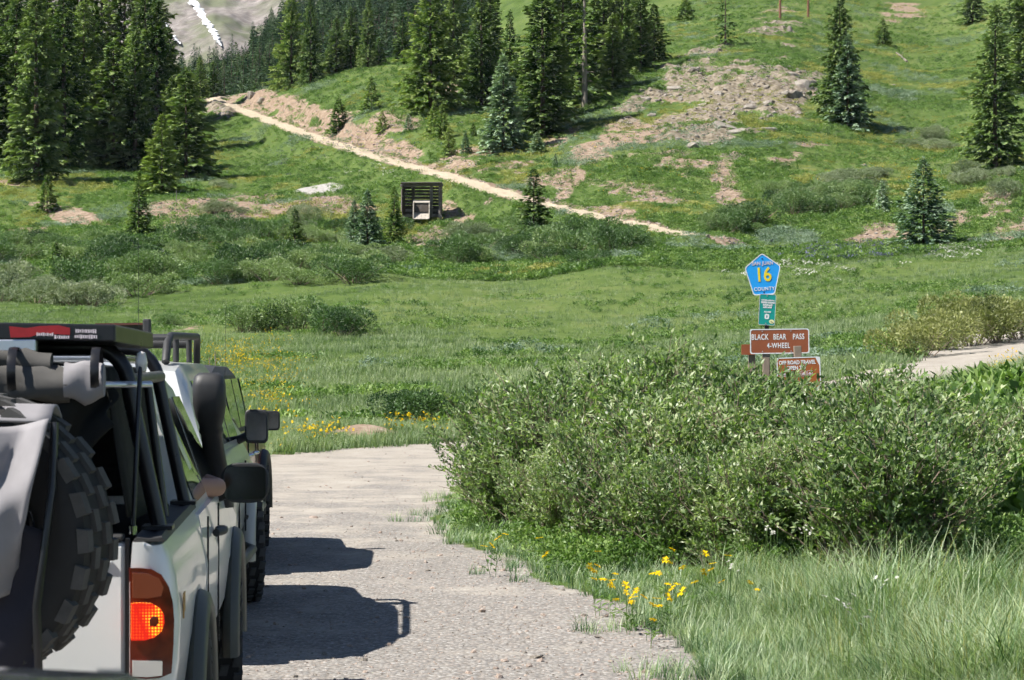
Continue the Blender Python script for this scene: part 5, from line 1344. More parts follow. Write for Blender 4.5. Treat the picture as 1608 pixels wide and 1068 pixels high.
def tyre(mbs, c, r, w, axis='x', blocks=False):
    """tyre + tread; returns profile-lathed carcass"""
    h = w / 2
    mbs.lathe([(r * .60, -h * .72), (r * .72, -h * .98), (r * .90, -h), (r * .965, -h * .86), (r * .97, 0), (r * .965, h * .86), (r * .90, h), (r * .72, h * .98), (r * .60, h * .72)], axis, c, 40)
    return mbs
def tread(c, r, w, axis='x', n=30):
    mb = MB(); h = w / 2
    for k in range(n):
        for row, (o, ww, da) in enumerate(((-.80, .36, 0), (-.30, .34, .5), (.30, .34, 0.1), (.80, .36, .6))):
            a = 2 * math.pi * (k + da) / n
            l = 2 * math.pi * r / n * .66
            m = Matrix.Rotation(a, 3, 'X')
            vs = []
            for dz in (-.018, .014):
                for sx, sy in ((-1, -1), (1, -1), (1, 1), (-1, 1)):
                    vs.append(m @ Vector((o * h + sx * ww * h / 2 * (1 if dz < 0 else .88) + sy * .006, sy * l / 2 * (1 if dz < 0 else .86), r * .965 + dz)))
            if axis == 'y': vs = [Vector((v.y, v.x, v.z)) for v in vs]
            vs = [v + Vector(c) for v in vs]
            mb.add(vs, [(3, 2, 1, 0), (4, 5, 6, 7), (0, 1, 5, 4), (1, 2, 6, 5), (2, 3, 7, 6), (3, 0, 4, 7)])
    return mb
def wheel(parent, x, y, r, w, steer=0.0, side=1):
    ty = tyre(MB(), (0, 0, 0), r, w).build('wheel', M_RUB, parent, 50, loc=(x, y, r), rot=(0, 0, steer))
    tread((0, 0, 0), r, w, 'x', 26).build('tread', M_LUG, ty)
    s = side
    MB().lathe([(.0, s * w * .22), (r * .30, s * w * .26), (r * .52, s * w * .16), (r * .60, s * w * .36), (r * .615, s * w * .34), (r * .60, -s * w * .3)], 'x', (0, 0, 0), 24).build('rim', M_RIM, ty, 40)
    return ty
def side_loft(stations, prof):
    """full body from mirrored half profiles; prof(y) -> list of (x, z) bottom to top centre"""
    mb = MB(); secs = []
    for y in stations:
        h = prof(y)
        secs.append([(-x, y, z) for x, z in h] + [(x, y, z) for x, z in reversed(h)])
    mb.loft(secs, closed=True, cap=True)
    return mb
def arch(y, yc, r, zw, zb):
    d = abs(y - yc)
    return max(zb, zw + math.sqrt(max(r * r - d * d, 0))) if d < r else zb
def flare(parent, side, x, yc, zw, r, w=.09, t=.055, mat=None, a0=-.12, a1=math.pi + .12, name='wheel_flare'):
    secs = []
    for k in range(19):
        a = a0 + (a1 - a0) * k / 18
        ca, sa = math.cos(a), math.sin(a)
        sec = []
        for q in range(8):
            b = 2 * math.pi * q / 8
            rr = r + t * math.cos(b); dx = w * (math.sin(b) * .5 + .35)
            sec.append((side * (x + dx), yc + ca * rr, zw + sa * rr))
        secs.append(sec)
    return MB().loft(secs).build(name, mat or M_OLIVE, parent, 50)
def box_mirror(parent, x, y, z, w, h, d, side=1, mat=None, name='door_mirror', rad=.04):
    secs = []
    for yy, k in ((-d * .5, .94), (-d * .44, 1.0), (0, .98), (d * .4, .72), (d * .5, .45)):
        o_ = rounded(w * k, h * k, rad * k, 5); secs.append([(x + a, y + yy, z + b) for a, b in o_])
    m = MB().loft(secs).build(name, mat or M_PLAS, parent, 45)
    g_ = slab(rounded(w * .84, h * .82, .03, 4), 0, .004).build('mirror_glass', M_MIRR, m, loc=(x, y - d * .5 - .005, z))
    MB().tube([(x - side * w * .3, y + d * .1, z - h * .25), (x - side * w * .85, y + d * .25, z - h * .42)], [.028, .034], 8).build('mirror_arm', mat or M_PLAS, m, 50)
    return m

# ---- white pickup with rack, spare wheel and snorkel
T1 = empty('white_pickup_truck', (-1.974, 6.92, 0), R(5.0)); tag(T1, 'white pickup truck with black bed rack, covered spare wheel and lit tail light', 'truck')
WZ, WR = .41, .41
RA, FA = 1.17, 4.40
# bed sides
for s in (-1, 1):
    secs = []
    for y in [0, .012, .035, .07, .11] + list(np.linspace(.16, 1.74, 40)):
        rr = .11; cut = rr - math.sqrt(max(rr * rr - max(rr - y, 0) ** 2, 0))
        zb = arch(y, RA, .49, WZ, .55)
        outer = [(.80, zb), (.875, max(zb + .03, .66)), (.895, max(zb + .05, .84)), (.900, max(zb + .06, .98)), (.885, 1.11), (.868, 1.18), (.845, 1.222), (.80, 1.234)]
        inner = [(.755, 1.234), (.745, 1.10), (.745, max(.72, zb)), (.76, zb)]
        secs.append([(s * (x if x < .79 else .79 + (x - .79) * (1 - cut / rr)), y + (cut * .0), z) for x, z in outer + inner])
    MB().loft(secs).build('bed_side', M_WPAINT, T1, 30)
    flare(T1, s, .875, RA, WZ, .50)
    MB().loft([[(s * (.755 + a * .105), y, 1.236 + .022 * math.sin(math.pi * min(max(b, 0), 1)) * (1 if y > .03 else .6)) for a, b in ((0, .0), (.12, .5), (.5, .8), (.88, .5), (1.0, 0))] for y in (0.01, .06, .9, 1.73)], closed=True).build('rail_cap', M_PLAS, T1, 60)
MB().box((0, .045, .985), (1.468, .055, .50)).build('tailgate', M_WPAINT, T1, bevel=.018)
MB().box((0, .045, 1.248), (1.45, .065, .022)).build('tailgate_cap', M_PLAS, T1, bevel=.008)
MB().box((0, .9, .72), (1.5, 1.7, .06)).build('bed_floor', M_PLAS, T1)
MB().box((0, 1.72, 1.0), (1.5, .05, .5)).build('bed_front_wall', M_PLAS, T1)
for s in (-1, 1): MB().box((s * .737, .03, .985), (.012, .04, .52)).build('tailgate_gap', M_BLK, T1)
MB().box((0, -.08, .60), (1.72, .16, .2)).build('rear_bumper', M_PLAS, T1, bevel=.03)
MB().box((0, .12, .58), (1.62, .1, .16)).build('bumper_bracket', M_DKST, T1)
MB().box((0, 2.6, .48), (.9, 4.9, .18)).build('frame', M_DKST, T1)
# tail lights: shaped housings wrapping the corner
def lamp_slab(parent, name, mat, outline, proud, s):
    pts = []
    n = len(outline)
    for off in (proud, -.035):
        for x, z in outline:
            xx = x; yy = min(max(0, x - .79), .1095); yy = (.11 - math.sqrt(.0121 - yy * yy)) * .6
            pts.append((s * (xx + off * .25), yy - off, z))
    mb = MB(); mb.v = pts; mb.f = [tuple(range(n)), tuple(range(2 * n - 1, n - 1, -1))] + [(i, (i + 1) % n, n + (i + 1) % n, n + i) for i in range(n)]
    bm = None
    return mb.build(name, mat, parent, 30)
LO = [(.746, .80), (.80, .795), (.84, .797), (.876, .81), (.882, .90), (.884, .98), (.880, 1.04), (.868, 1.09), (.845, 1.13), (.815, 1.148), (.78, 1.153), (.746, 1.153)]
for s in (1, -1):
    tl = lamp_slab(T1, 'tail_light', M_LENS, LO, .010, s)
    lamp_slab(tl, 'turn_lamp', M_AMB, [(.752, 1.058), (.80, 1.056), (.842, 1.062), (.850, 1.09), (.835, 1.12), (.80, 1.135), (.752, 1.138)], .022, s)
    bl = lamp_slab(tl, 'brake_lamp', M_LIT, [(.748, .922), (.79, .922), (.82, .930), (.842, .948), (.852, .975), (.850, 1.002), (.838, 1.024), (.815, 1.038), (.78, 1.042), (.748, 1.040)], .026, s)
    lamp_slab(tl, 'lamp_core', M_LENS, [(.805, .968), (.824, .966), (.834, .978), (.832, .996), (.815, 1.000), (.805, .988)], .029, s)
    lamp_slab(tl, 'reversing_lamp', M_CLR, [(.752, .806), (.80, .803), (.845, .806), (.846, .852), (.752, .856)], .022, s)
# lower cab and bonnet
def t1_body(y):
    zb = arch(y, FA, .49, WZ, .50)
    if y < 4.05: top = [(.868, 1.20), (.80, 1.215), (.0, 1.215)]
    else:
        u = (y - 4.05) / 1.2
        top = [(.86 - .05 * u, 1.17 - .05 * u), (.74 - .06 * u, 1.215 - .08 * u - .12 * u ** 6), (.0, 1.225 - .07 * u - .14 * u ** 6)]
    k = 1 - .10 * max(0, (y - 4.7) / .55) ** 2
    return [(.0, zb), (.80 * k, zb), (.875 * k, max(zb + .03, .64)), (.898 * k, max(zb + .05, .84)), (.900 * k, max(zb + .06, 1.0)), (top[0][0] * k, max(top[0][1], zb + .08))] + [(x * k, max(z, zb + .1)) for x, z in top[1:]]
side_loft([1.775, 1.79] + list(np.linspace(1.83, 5.15, 70)) + [5.22, 5.25], t1_body).build('body', M_WPAINT, T1, 30)
for s in (-1, 1): flare(T1, s, .875, FA, WZ, .50)
# cab top
def t1_cab(y):
    ys = [1.79, 2.0, 2.3, 3.15, 3.62, 4.02]; zt = [1.68, 1.755, 1.79, 1.785, 1.66, 1.225]; ht = [.58, .61, .62, .61, .62, .74]
    z = np.interp(y, ys, zt); w = np.interp(y, ys, ht)
    return [(0, 1.19), (.85, 1.19), (.845, 1.225), (max(w + .06, .845 - (z - 1.22) * .33), max(1.226, z - .09)), (w, max(1.228, z - .02)), (w * .55, z + .004), (0, z + .01)]
cab = side_loft([1.79, 1.86, 2.0, 2.3, 2.7, 3.15, 3.4, 3.62, 3.8, 4.02], t1_cab).build('cab_roof', M_WPAINT, T1, 25)
def cab_x(y, z):
    p = t1_cab(y); (xa, za), (xb, zb_) = p[2], p[3]
    f = min(max((z - za) / (zb_ - za + 1e-6), 0), 1); return xa + (xb - xa) * f
def side_pane(poly, s, name='side_window', mat=None, off=.006):
    n = len(poly)
    mb = MB(); mb.v = [(s * (cab_x(y, z) + off), y, z) for y, z in poly] + [(s * (cab_x(y, z) - .004), y, z) for y, z in poly]
    mb.f = [tuple(range(n)), tuple(range(2 * n - 1, n - 1, -1))] + [(i, (i + 1) % n, n + (i + 1) % n, n + i) for i in range(n)]
    return mb.build(name, mat or M_GLASS, T1)
for s in (-1, 1):
    side_pane([(1.93, 1.24), (2.70, 1.24), (2.70, 1.66), (2.20, 1.665), (2.02, 1.60)], s); side_pane([(2.80, 1.24), (3.78, 1.24), (3.72, 1.32), (3.38, 1.66), (2.80, 1.665)], s)
    for yy in (1.86, 2.75): MB().box((s * .8995, yy, .88), (.008, .012, .62)).build('door_seam', M_BLK, T1)
    MB().tube([(s * .905, 2.62, 1.08), (s * .935, 2.56, 1.085), (s * .935, 2.48, 1.085), (s * .905, 2.42, 1.08)], .018, 8).build('door_handle', M_PLAS, T1, 50)
MB().box((0, 1.783, 1.46), (1.22, .012, .36)).build('rear_window', M_GLASS, T1)
MB().add([(-.60, 3.64, 1.655), (.60, 3.64, 1.655), (.70, 4.03, 1.245), (-.70, 4.03, 1.245)], [(0, 1, 2, 3)]).build('windscreen', M_GLASS, T1)
box_mirror(T1, 1.0, 3.34, 1.25, .23, .19, .13, rad=.085)
box_mirror(T1, -1.045, 3.34, 1.225, .225, .185, .13, -1)
for s in (-1, 1):
    wheel(T1, s * .80, RA, WR, .27, 0, s); wheel(T1, s * .80, FA, WR, .27, R(4), s)
# snorkel
secs = []
for z, cx, cy, w, d in ((1.10, .865, 3.86, .12, .16), (1.25, .850, 3.74, .115, .13), (1.40, .835, 3.60, .105, .11), (1.47, .83, 3.52, .10, .105), (1.485, .83, 3.50, .115, .12), (1.50, .83, 3.49, .115, .12), (1.515, .828, 3.48, .108, .12), (1.56, .826, 3.46, .135, .15), (1.62, .824, 3.45, .155, .19), (1.71, .822, 3.45, .155, .20), (1.755, .822, 3.45, .135, .18), (1.772, .822, 3.45, .09, .12)):
    secs.append([(cx + a, cy + b, z) for a, b in rounded(w, d, .045, 4)])
MB().loft(secs).build('snorkel', M_PLAS, T1, 50)
# bed rack
def hoop(y, zt=1.865):
    pts = [(-.82, y, 1.25)]
    for k in range(7):
        a = k / 6 * math.pi / 2
        pts.append((-.60 - .12 * math.cos(a), y, zt - .15 + .15 * math.sin(a)))
    return pts + [(-x, yy, z) for x, yy, z in reversed(pts)]
for y, rr in ((.30, .027), (1.64, .025)):
    MB().tube(hoop(y, 1.865 if y < 1.2 else 1.87), rr, 10).build('rack_hoop', M_BLK, T1, 60)
    for s in (-1, 1): MB().box((s * .815, y, 1.262), (.10, .12, .014)).build('foot_plate', M_BLK, T1)
for s in (-1, 1):
    MB().tube([(s * .722, .30, 1.755), (s * .722, 1.64, 1.762)], .022, 10).build('rack_rail', M_OLIVE, T1, 60)
    MB().tube([(s * .79, .95, 1.25), (s * .725, .95, 1.755)], .016, 8).build('rack_brace', M_BLK, T1, 60)
for x in (-.4, .0, .4): MB().tube([(x, .30, 1.868), (x, 1.64, 1.872)], .018, 8).build('rack_rail', M_BLK, T1, 60)
# panel on top of the rack with its stickers
o_ = [(-.80, -.02, 1.962), (.70, .0, 1.936), (.783, .50, 1.918), (-.80, .52, 1.945)]
mb = MB(); mb.v = o_ + [(x, y, z - .056) for x, y, z in o_]; mb.f = [(0, 1, 2, 3), (7, 6, 5, 4), (0, 4, 5, 1), (1, 5, 6, 2), (2, 6, 7, 3), (3, 7, 4, 0)]
rp = mb.build('rack_panel', M_BLK, T1, bevel=.006)
def on_rear(x, dz): return (x, -.02 + .0133 * (x + .8) - .0035, 1.962 - .01733 * (x + .8) - dz)
def sticker(pts, mat, name):
    mb = MB(); n = len(pts); mb.v = [on_rear(x, d) for x, d in pts] + [(a, b + .002, c) for a, b, c in (on_rear(x, d) for x, d in pts)]
    mb.f = [tuple(range(n)), tuple(range(2 * n - 1, n - 1, -1))] + [(i, (i + 1) % n, n + (i + 1) % n, n + i) for i in range(n)]
    return mb.build(name, mat, rp)
M_STR = simple('sticker_red', (.30, .012, .016), .5, var=.3, scale=40)
sticker([(.365, .012), (.42, .017), (.46, .010), (.52, .006), (.557, .014), (.557, .036), (.50, .034), (.47, .030), (.43, .046), (.37, .048)], M_STR, 'red_sticker')
def strokes(x0, x1, d0, d1, seed, nm):
    g = random.Random(seed); mb = MB(); x = x0
    while x < x1:
        w = g.uniform(.003, .006); a, b, c = on_rear(x + w / 2, (d0 + d1) / 2)
        mb.box((a, b - .001, c), (w, .0015, (d1 - d0) * g.uniform(.6, 1))); x += w + .0022
    return mb.build(nm, M_PINK_S, rp)
strokes(.452, .50, .030, .042, 1, 'sticker_lettering'); strokes(.508, .552, .038, .050, 2, 'sticker_lettering'); strokes(.575, .640, .016, .030, 3, 'sticker_lettering'); strokes(.572, .642, .034, .048, 4, 'sticker_lettering')
MB().box((.10, .02, 1.868), (.70, .05, .042)).build('light_bar', M_ALU, T1, bevel=.006)
MB().box((.06, .03, 1.832), (.80, .04, .016)).build('light_bar_mount', M_ALU, T1)
# canvas topper: roof, sides, rolled-up rear
rngc = random.Random(9)
def cloth(name, fn, nu, nv, mat, th=.006):
    V = [fn(i / nu, j / nv) for i in range(nu + 1) for j in range(nv + 1)]
    Fq = [(i * (nv + 1) + j, (i + 1) * (nv + 1) + j, (i + 1) * (nv + 1) + j + 1, i * (nv + 1) + j + 1) for i in range(nu) for j in range(nv)]
    mb = MB(); mb.v = V; mb.f = Fq
    o = mb.build(name, mat, T1, 80); m = o.modifiers.new('thick', 'SOLIDIFY'); m.thickness = th; return o
cloth('topper_roof', lambda u, v: (-.66 + 1.32 * u, .02 + 1.70 * v, 1.795 + .035 * math.sin(math.pi * u) + .004 * math.sin(u * 30 + v * 9)), 16, 10, M_CANV)
for s in (-1, 1):
    cloth('topper_side', lambda u, v: (s * (.665 + .075 * (1 - v) + .008 * math.sin(u * 17)), .02 + 1.70 * u, (1.28 + .14 * max(0, .25 - u)) * (1 - v) + 1.795 * v), 16, 8, M_CANV)
cloth('rear_flap', lambda u, v: (.36 + .33 * u + .02 * math.sin(v * 7), .0 + .03 * math.sin(u * 8 + v * 3), 1.735 - v * (.30 - .13 * u * u + .05 * math.sin(u * 5)) ), 12, 10, M_CANV)
cloth('side_curtain', lambda u, v: (-.70 + .12 * u, .0 + .02 * math.sin(u * 9), 1.74 - v * .45), 4, 8, M_CANV)
secs = []
for k in range(33):
    x = -.80 + 1.36 * k / 32; sec = []
    for q in range(14):
        a = 2 * math.pi * q / 14
        rr = .055 * (1 + .16 * math.sin(3 * a + x * 21) + .10 * math.sin(x * 47 + a * 2))
        sec.append((x, -.04 + rr * .8 * math.cos(a), 1.762 + rr * math.sin(a) - .02 * math.sin(x * 3)))
    secs.append(sec)
MB().loft(secs).build('canvas_roll', M_GCANV, T1, 60)
secs = []
for k in range(33):
    x = -.80 + 1.30 * k / 32; sec = []
    for q in range(12):
        a = 2 * math.pi * q / 12
        rr = .034 * (1 + .2 * math.sin(2 * a + x * 27) + .15 * math.sin(x * 63))
        sec.append((x, -.01 + rr * 1.2 * math.cos(a), 1.822 + rr * math.sin(a) - .03 * max(0, x - .2)))
    secs.append(sec)
MB().loft(secs).build('canvas_fold', M_GCANV, T1, 60)
secs = []
for k in range(9):
    x = .545 + .125 * k / 8; sec = []
    for q in range(14):
        a = 2 * math.pi * q / 14
        rr = .058 * (1 + .1 * math.sin(2 * a + k)); zz = rr * math.sin(a) * (1 + (.35 if math.sin(a) < 0 else 0) * (1 - abs(k - 4) / 4))
        sec.append((x, -.045 + rr * .8 * math.cos(a), 1.758 + zz))
    secs.append(sec)
MB().loft(secs).build('roll_end', M_LCANV, T1, 60)
for x in (.385, .645): MB().lathe([(.078, -.014), (.080, 0), (.078, .014)], 'x', (x, -.03, 1.785), 18).build('roll_strap', M_BLK, T1, 60)
MB().tube([(.64, -.02, 1.742), (.80, .16, 1.742)], .011, 10).build('prop_bar', M_ALU, T1, 60)
MB().tube([(.775, .10, 1.835), (.772, .08, 1.775), (.752, .05, 1.262)], [.006, .008, .008], 8).build('gas_strut', M_BLK, T1, 60)
MB().lathe([(.0, -.035), (.016, -.030), (.021, 0), (.014, .030), (.0, .036)], 'z', (.775, .10, 1.815), 12).build('strut_end', M_CLR, T1, 50)
MB().lathe([(.0, -.02), (.014, -.014), (.014, .014), (.0, .02)], 'z', (.752, .05, 1.27), 10).build('strut_foot', M_CHROME, T1, 50)
# spare wheel on its carrier, in a bag
SC_ = (.315, -.55, 1.30); SR = .425
sp = tyre(MB(), (0, 0, 0), SR, .29, 'y').build('spare_wheel', M_RUB, T1, 50, loc=SC_, rot=(0, 0, R(-13)))
tread((0, 0, 0), SR, .29, 'y', 24).build('tread', M_LUG, sp)
MB().lathe([(0, -.06), (.12, -.07), (.22, -.05), (.25, -.10)], 'y', (0, 0, 0), 24).build('rim', M_DKST, sp, 40)
MB().beam((.315, -.42, 1.265), (.315, -.12, 1.1), .10, .10).beam((.315, -.14, .62), (.315, -.14, 1.3), .08, .08).build('wheel_carrier', M_BLK, T1)
MB().beam((-.75, -.16, .66), (.84, -.16, .66), .08, .08).build('carrier_beam', M_BLK, T1)
def bag(u, v):
    top = 1.665 - .02 * u; x = -.30 + (.885 - .10 * v) * u
    fold = -.085 * abs(math.sin(u * 13 + v * 2.2 + .5)) ** .7 + .026 * math.sin(u * 37 - v * 5) + .008 * math.sin(v * 17 + u * 31)
    return (x, -.745 - .07 * math.sin(math.pi * min(v * 1.1, 1)) + fold * (.3 + .7 * v), top - v * .50 + .02 * math.sin(u * 13))
cloth('bag_flap', bag, 60, 24, M_LCANV, .008)
def bagtop(u, v):
    x = -.30 + .885 * u
    return (x, -.745 + .30 * v, 1.665 - .02 * u + .045 * math.sin(math.pi * v) )
cloth('bag_top', bagtop, 20, 8, M_LCANV, .008)
def pouch(u, v):
    a = u * math.pi; x = .16 + .43 * -math.cos(a) * (1 - .22 * v * v)
    return (x, -.71 - .13 * math.sin(a) * (1 - .35 * v) + .02 * math.sin(u * 23 + v * 9), 1.36 - v * .58 + .03 * math.sin(u * 12))
cloth('bag_pouch', pouch, 36, 18, M_DCANV, .008)
for x0, x1 in ((.60, .56), (.10, .06)):
    MB().tube([(x0, -.76, 1.64), (x0 * .9 + x1 * .1, -.79, 1.45), (x1, -.85, 1.12), (x1, -.78, .86)], [.012] * 4, 6).build('bag_strap', M_BLK, T1, 60)
# gear under the topper and on the cab roof
MB().box((.30, .75, 1.02), (.5, .6, .5)).build('cargo_box', M_PLAS, T1, bevel=.03)
MB().box((-.35, .7, 1.0), (.55, .7, .46)).build('cargo_box', M_DCANV, T1, bevel=.05)
for yy in (1.95, 2.45, 2.95): MB().box((0, yy, 1.832), (1.06, .05, .022)).build('roof_rack_bar', M_ALU, T1, bevel=.005)
for xx in (-.52, .52): MB().tube([(xx, 1.9, 1.828), (xx, 3.0, 1.83)], .016, 8).build('roof_rack_rail', M_BLK, T1, 60)
MB().box((.25, 2.2, 1.858), (.34, .5, .03)).build('roof_board', M_WHITE_S, T1, bevel=.01)
for z in (.80, 1.17): MB().box((0, .012, z), (1.38, .012, .012)).build('tailgate_crease', M_WPAINT, T1, bevel=.004)
# sticker residue on the bed side
MB().box((.9015, .30, 1.01), (.004, .07, .065)).box((.902, .26, .985), (.004, .03, .05)).build('old_decal', simple('old_decal_orange', (.42, .24, .08), .7, var=.4, scale=40), T1)

# the occupant with an elbow out of the window
def person_in(root):
    pr = empty('person', tuple(root.matrix_world @ Vector((0, 0, 0))), 0)
    pr.location = root.location; pr.rotation_euler = root.rotation_euler
    tag(pr, 'person in a blue shirt resting an elbow on the white truck window sill', 'person')
    J = [((.42, 2.62, .80), .15), ((.42, 2.60, 1.02), .145), ((.42, 2.58, 1.22), .16), ((.42, 2.57, 1.36), .09), ((.42, 2.58, 1.43), .055),      # pelvis .. neck
         ((.60, 2.59, 1.31), .07), ((.76, 2.74, 1.26), .050), ((.895, 2.97, 1.245), .045), ((.82, 3.16, 1.265), .038), ((.70, 3.24, 1.28), .03),   # right arm, elbow out
         ((.24, 2.59, 1.31), .07), ((.18, 2.72, 1.08), .05), ((.26, 2.98, 1.0), .04), ((.32, 3.1, 1.0), .03),
         ((.52, 2.75, .78), .09), ((.53, 3.12, .80), .07), ((.53, 3.25, .56), .05), ((.32, 2.75, .78), .09), ((.31, 3.12, .80), .07), ((.31, 3.25, .56), .05)]
    E = [(0, 1), (1, 2), (2, 3), (3, 4), (2, 5), (5, 6), (6, 7), (7, 8), (8, 9), (2, 10), (10, 11), (11, 12), (12, 13), (0, 14), (14, 15), (15, 16), (0, 17), (17, 18), (18, 19)]
    me = bpy.data.meshes.new('body'); me.from_pydata([j[0] for j in J], E, []); me.materials.append(M_SKIN)
    o = mobj('body', me, pr)
    m = o.modifiers.new('skin', 'SKIN'); m.use_smooth_shade = True
    for i, (p, r_) in enumerate(J):
        sv = me.skin_vertices[0].data[i]; sv.radius = (r_, r_); sv.use_root = i == 0
    sb = o.modifiers.new('sub', 'SUBSURF'); sb.levels = 2; sb.render_levels = 2
    MB().tube([(.42, 2.62, .78), (.42, 2.60, 1.0), (.42, 2.58, 1.2), (.42, 2.575, 1.34)], [.185, .18, .195, .10], 14).tube([(.56, 2.59, 1.30), (.66, 2.65, 1.288), (.74, 2.73, 1.272)], [.09, .078, .066], 10).tube([(.28, 2.59, 1.30), (.22, 2.66, 1.2)], [.09, .07], 10).build('shirt', M_SHIRT, pr, 60)
    hb = MB().lathe([(.0, -.125), (.05, -.115), (.075, -.06), (.082, .0), (.08, .06), (.05, .105), (.0, .12)], 'z', (.42, 2.61, 1.56), 16).build('head', M_SKIN, pr, 60)
    MB().lathe([(.09, .0), (.088, .06), (.06, .115), (.0, .135)], 'z', (.42, 2.585, 1.56), 14).build('hair', M_HAIR, pr, 60)
    for i in range(5):
        MB().tube([(.70 - .004 * i, 3.235 + .002 * i, 1.30 - .018 * i), (.655, 3.285, 1.305 - .018 * i), (.625, 3.27, 1.30 - .018 * i)], [.010, .009, .007], 6).build('finger', M_SKIN, pr, 60)
    return pr
person_in(T1)

# ---- generic sport utility body for the two vehicles ahead
def suv(root, paint_m, Lh, roofz, hw, belt, ra, fa, wr, roof0, roof1, wsb, zs, roof_m=None, steer=0.0, roofw=.62, flare_m=None, hood=1.08):
    def body(y):
        zb = max(arch(y, ra, wr + .08, wr, .48), arch(y, fa, wr + .08, wr, .48))
        e = min(y, Lh - y); k = 1 - .10 * max(0, 1 - e / .25) ** 2
        zt = belt if y < wsb else belt - .02 - (belt - hood + .04) * (y - wsb) / (Lh - wsb) - .14 * max(0, (y - Lh + .3) / .3) ** 2
        return [(0, zb), (hw * .9 * k, zb), (hw * .97 * k, max(zb + .03, .62)), (hw * k, max(zb + .05, .85)), (hw * .985 * k, max(zb + .07, zt - .10)), (hw * .93 * k, max(zb + .09, zt - .01)), (0, max(zb + .1, zt + .02))]
    side_loft([0, .02] + list(np.linspace(.06, Lh - .06, 80)) + [Lh - .02, Lh], body).build('body', paint_m, root, 30)
    def top(y):
        ys = [.06, roof0, roof0 + .3, roof1 - .3, roof1, wsb]; zt = [belt + .01, roofz - .05, roofz, roofz, roofz - .05, belt + .01]; ww = [hw * .9, roofw, roofw, roofw, roofw, hw * .88]
        z = np.interp(y, ys, zt); w = np.interp(y, ys, ww)
        return [(0, belt - .03), (hw * .93, belt - .03), (hw * .925, belt + .0), (max(w + .07, hw * .925 - (z - belt) * .36), max(belt + .002, z - .10)), (w, max(belt + .004, z - .02)), (w * .5, z + .006), (0, z + .012)]
    side_loft([.06, .12, roof0 * .6, roof0, roof0 + .3, (roof0 + roof1) / 2, roof1 - .3, roof1, (roof1 + wsb) / 2, wsb], top).build('roof', roof_m or paint_m, root, 28)
    def tx(y, z):
        p = top(y); (xa, za), (xb, zb_) = p[2], p[3]; f = min(max((z - za) / (zb_ - za + 1e-6), 0), 1); return xa + (xb - xa) * f
    wt = roofz - .13; wb = belt + .03
    wins = [[(roof0 + .15, wb), (roof0 + .95, wb), (roof0 + .95, wt), (roof0 + .22, wt)], [(roof0 + 1.03, wb), (roof0 + 1.78, wb), (roof0 + 1.78, wt), (roof0 + 1.03, wt)], [(roof0 + 1.86, wb), (wsb - .28, wb), (roof1 + .02, wt - .01), (roof0 + 1.86, wt)]]
    for s in (-1, 1):
        for poly in wins:
            n = len(poly); mb = MB(); mb.v = [(s * (tx(y, z) + .006), y, z) for y, z in poly] + [(s * (tx(y, z) - .004), y, z) for y, z in poly]
            mb.f = [tuple(range(n)), tuple(range(2 * n - 1, n - 1, -1))] + [(i, (i + 1) % n, n + (i + 1) % n, n + i) for i in range(n)]
            mb.build('side_window', M_GLASS, root)
        for yy in (ra + .55, ra + 1.45, fa - .62): MB().box((s * (hw - .004), yy, .85), (.012, .012, .52)).build('door_seam', M_BLK, root)
        for yy in (ra + 1.3, fa - .75 - .9): MB().tube([(s * (hw - .01), yy + .1, .98), (s * (hw + .03), yy + .04, .985), (s * (hw + .03), yy - .06, .985), (s * (hw - .01), yy - .12, .98)], .016, 8).build('door_handle', M_CHROME, root, 50)
        flare(root, s, hw - .03, ra, wr, wr + .09, .11, .05, flare_m or paint_m); flare(root, s, hw - .03, fa, wr, wr + .09, .11, .05, flare_m or paint_m)
        wheel(root, s * (hw - .08), ra, wr, .27, 0, s); wheel(root, s * (hw - .08), fa, wr, .27, steer, s)
        MB().tube([(s * (hw - .02), ra + wr + .15, .47), (s * (hw + .05), ra + wr + .3, .46), (s * (hw + .05), fa - wr - .25, .46), (s * (hw - .02), fa - wr - .1, .47)], .035, 8).build('side_step', M_OLIVE, root, 60)
        MB().box((s * (hw - .10), fa - wr - .07, .50), (.22, .02, .40)).build('mud_flap', M_PLAS, root, bevel=.02)
        MB().lathe([(0, 0), (.06, .0), (.06, .015), (0, .02)], 'y', (s * hw * .75, -.02, .95), 12).build('tail_lamp', M_LENS, root)
    MB().add([(-hw * .66, .10, belt + .12), (hw * .66, .10, belt + .12), (roofw * .9, roof0 - .02, roofz - .12), (-roofw * .9, roof0 - .02, roofz - .12)], [(0, 1, 2, 3)]).build('rear_window', M_GLASS, root)
    y0, y1 = roof1 + .03, wsb - .04
    MB().add([(-roofw * .95, y0, roofz - .07), (roofw * .95, y0, roofz - .07), (hw * .82, y1 + .01, belt + .06), (-hw * .82, y1 + .01, belt + .06)], [(0, 1, 2, 3)]).build('windscreen', M_GLASS, root)
    MB().box((0, -.05, .58), (hw * 1.9, .16, .22)).build('rear_bumper', M_PLAS, root, bevel=.04)
    MB().box((0, Lh + .03, .58), (hw * 1.9, .16, .24)).build('front_bumper', M_PLAS, root, bevel=.04)
T2 = empty('silver_sport_utility_vehicle', (-2.72, 13.0, 0), R(3.0)); tag(T2, 'silver sport utility vehicle with a tubular roof rack ahead of the white pickup', 'car')
suv(T2, M_SILV, 4.5, 1.84, .915, 1.24, .88, 3.58, .42, .55, 2.75, 3.45, 0, car_paint('pale_roof_paint', (.55, .57, .57)), R(11), .64, M_SILV, 1.12)
box_mirror(T2, .99, 3.02, 1.36, .17, .25, .13); box_mirror(T2, -1.03, 3.02, 1.35, .19, .25, .13, -1)
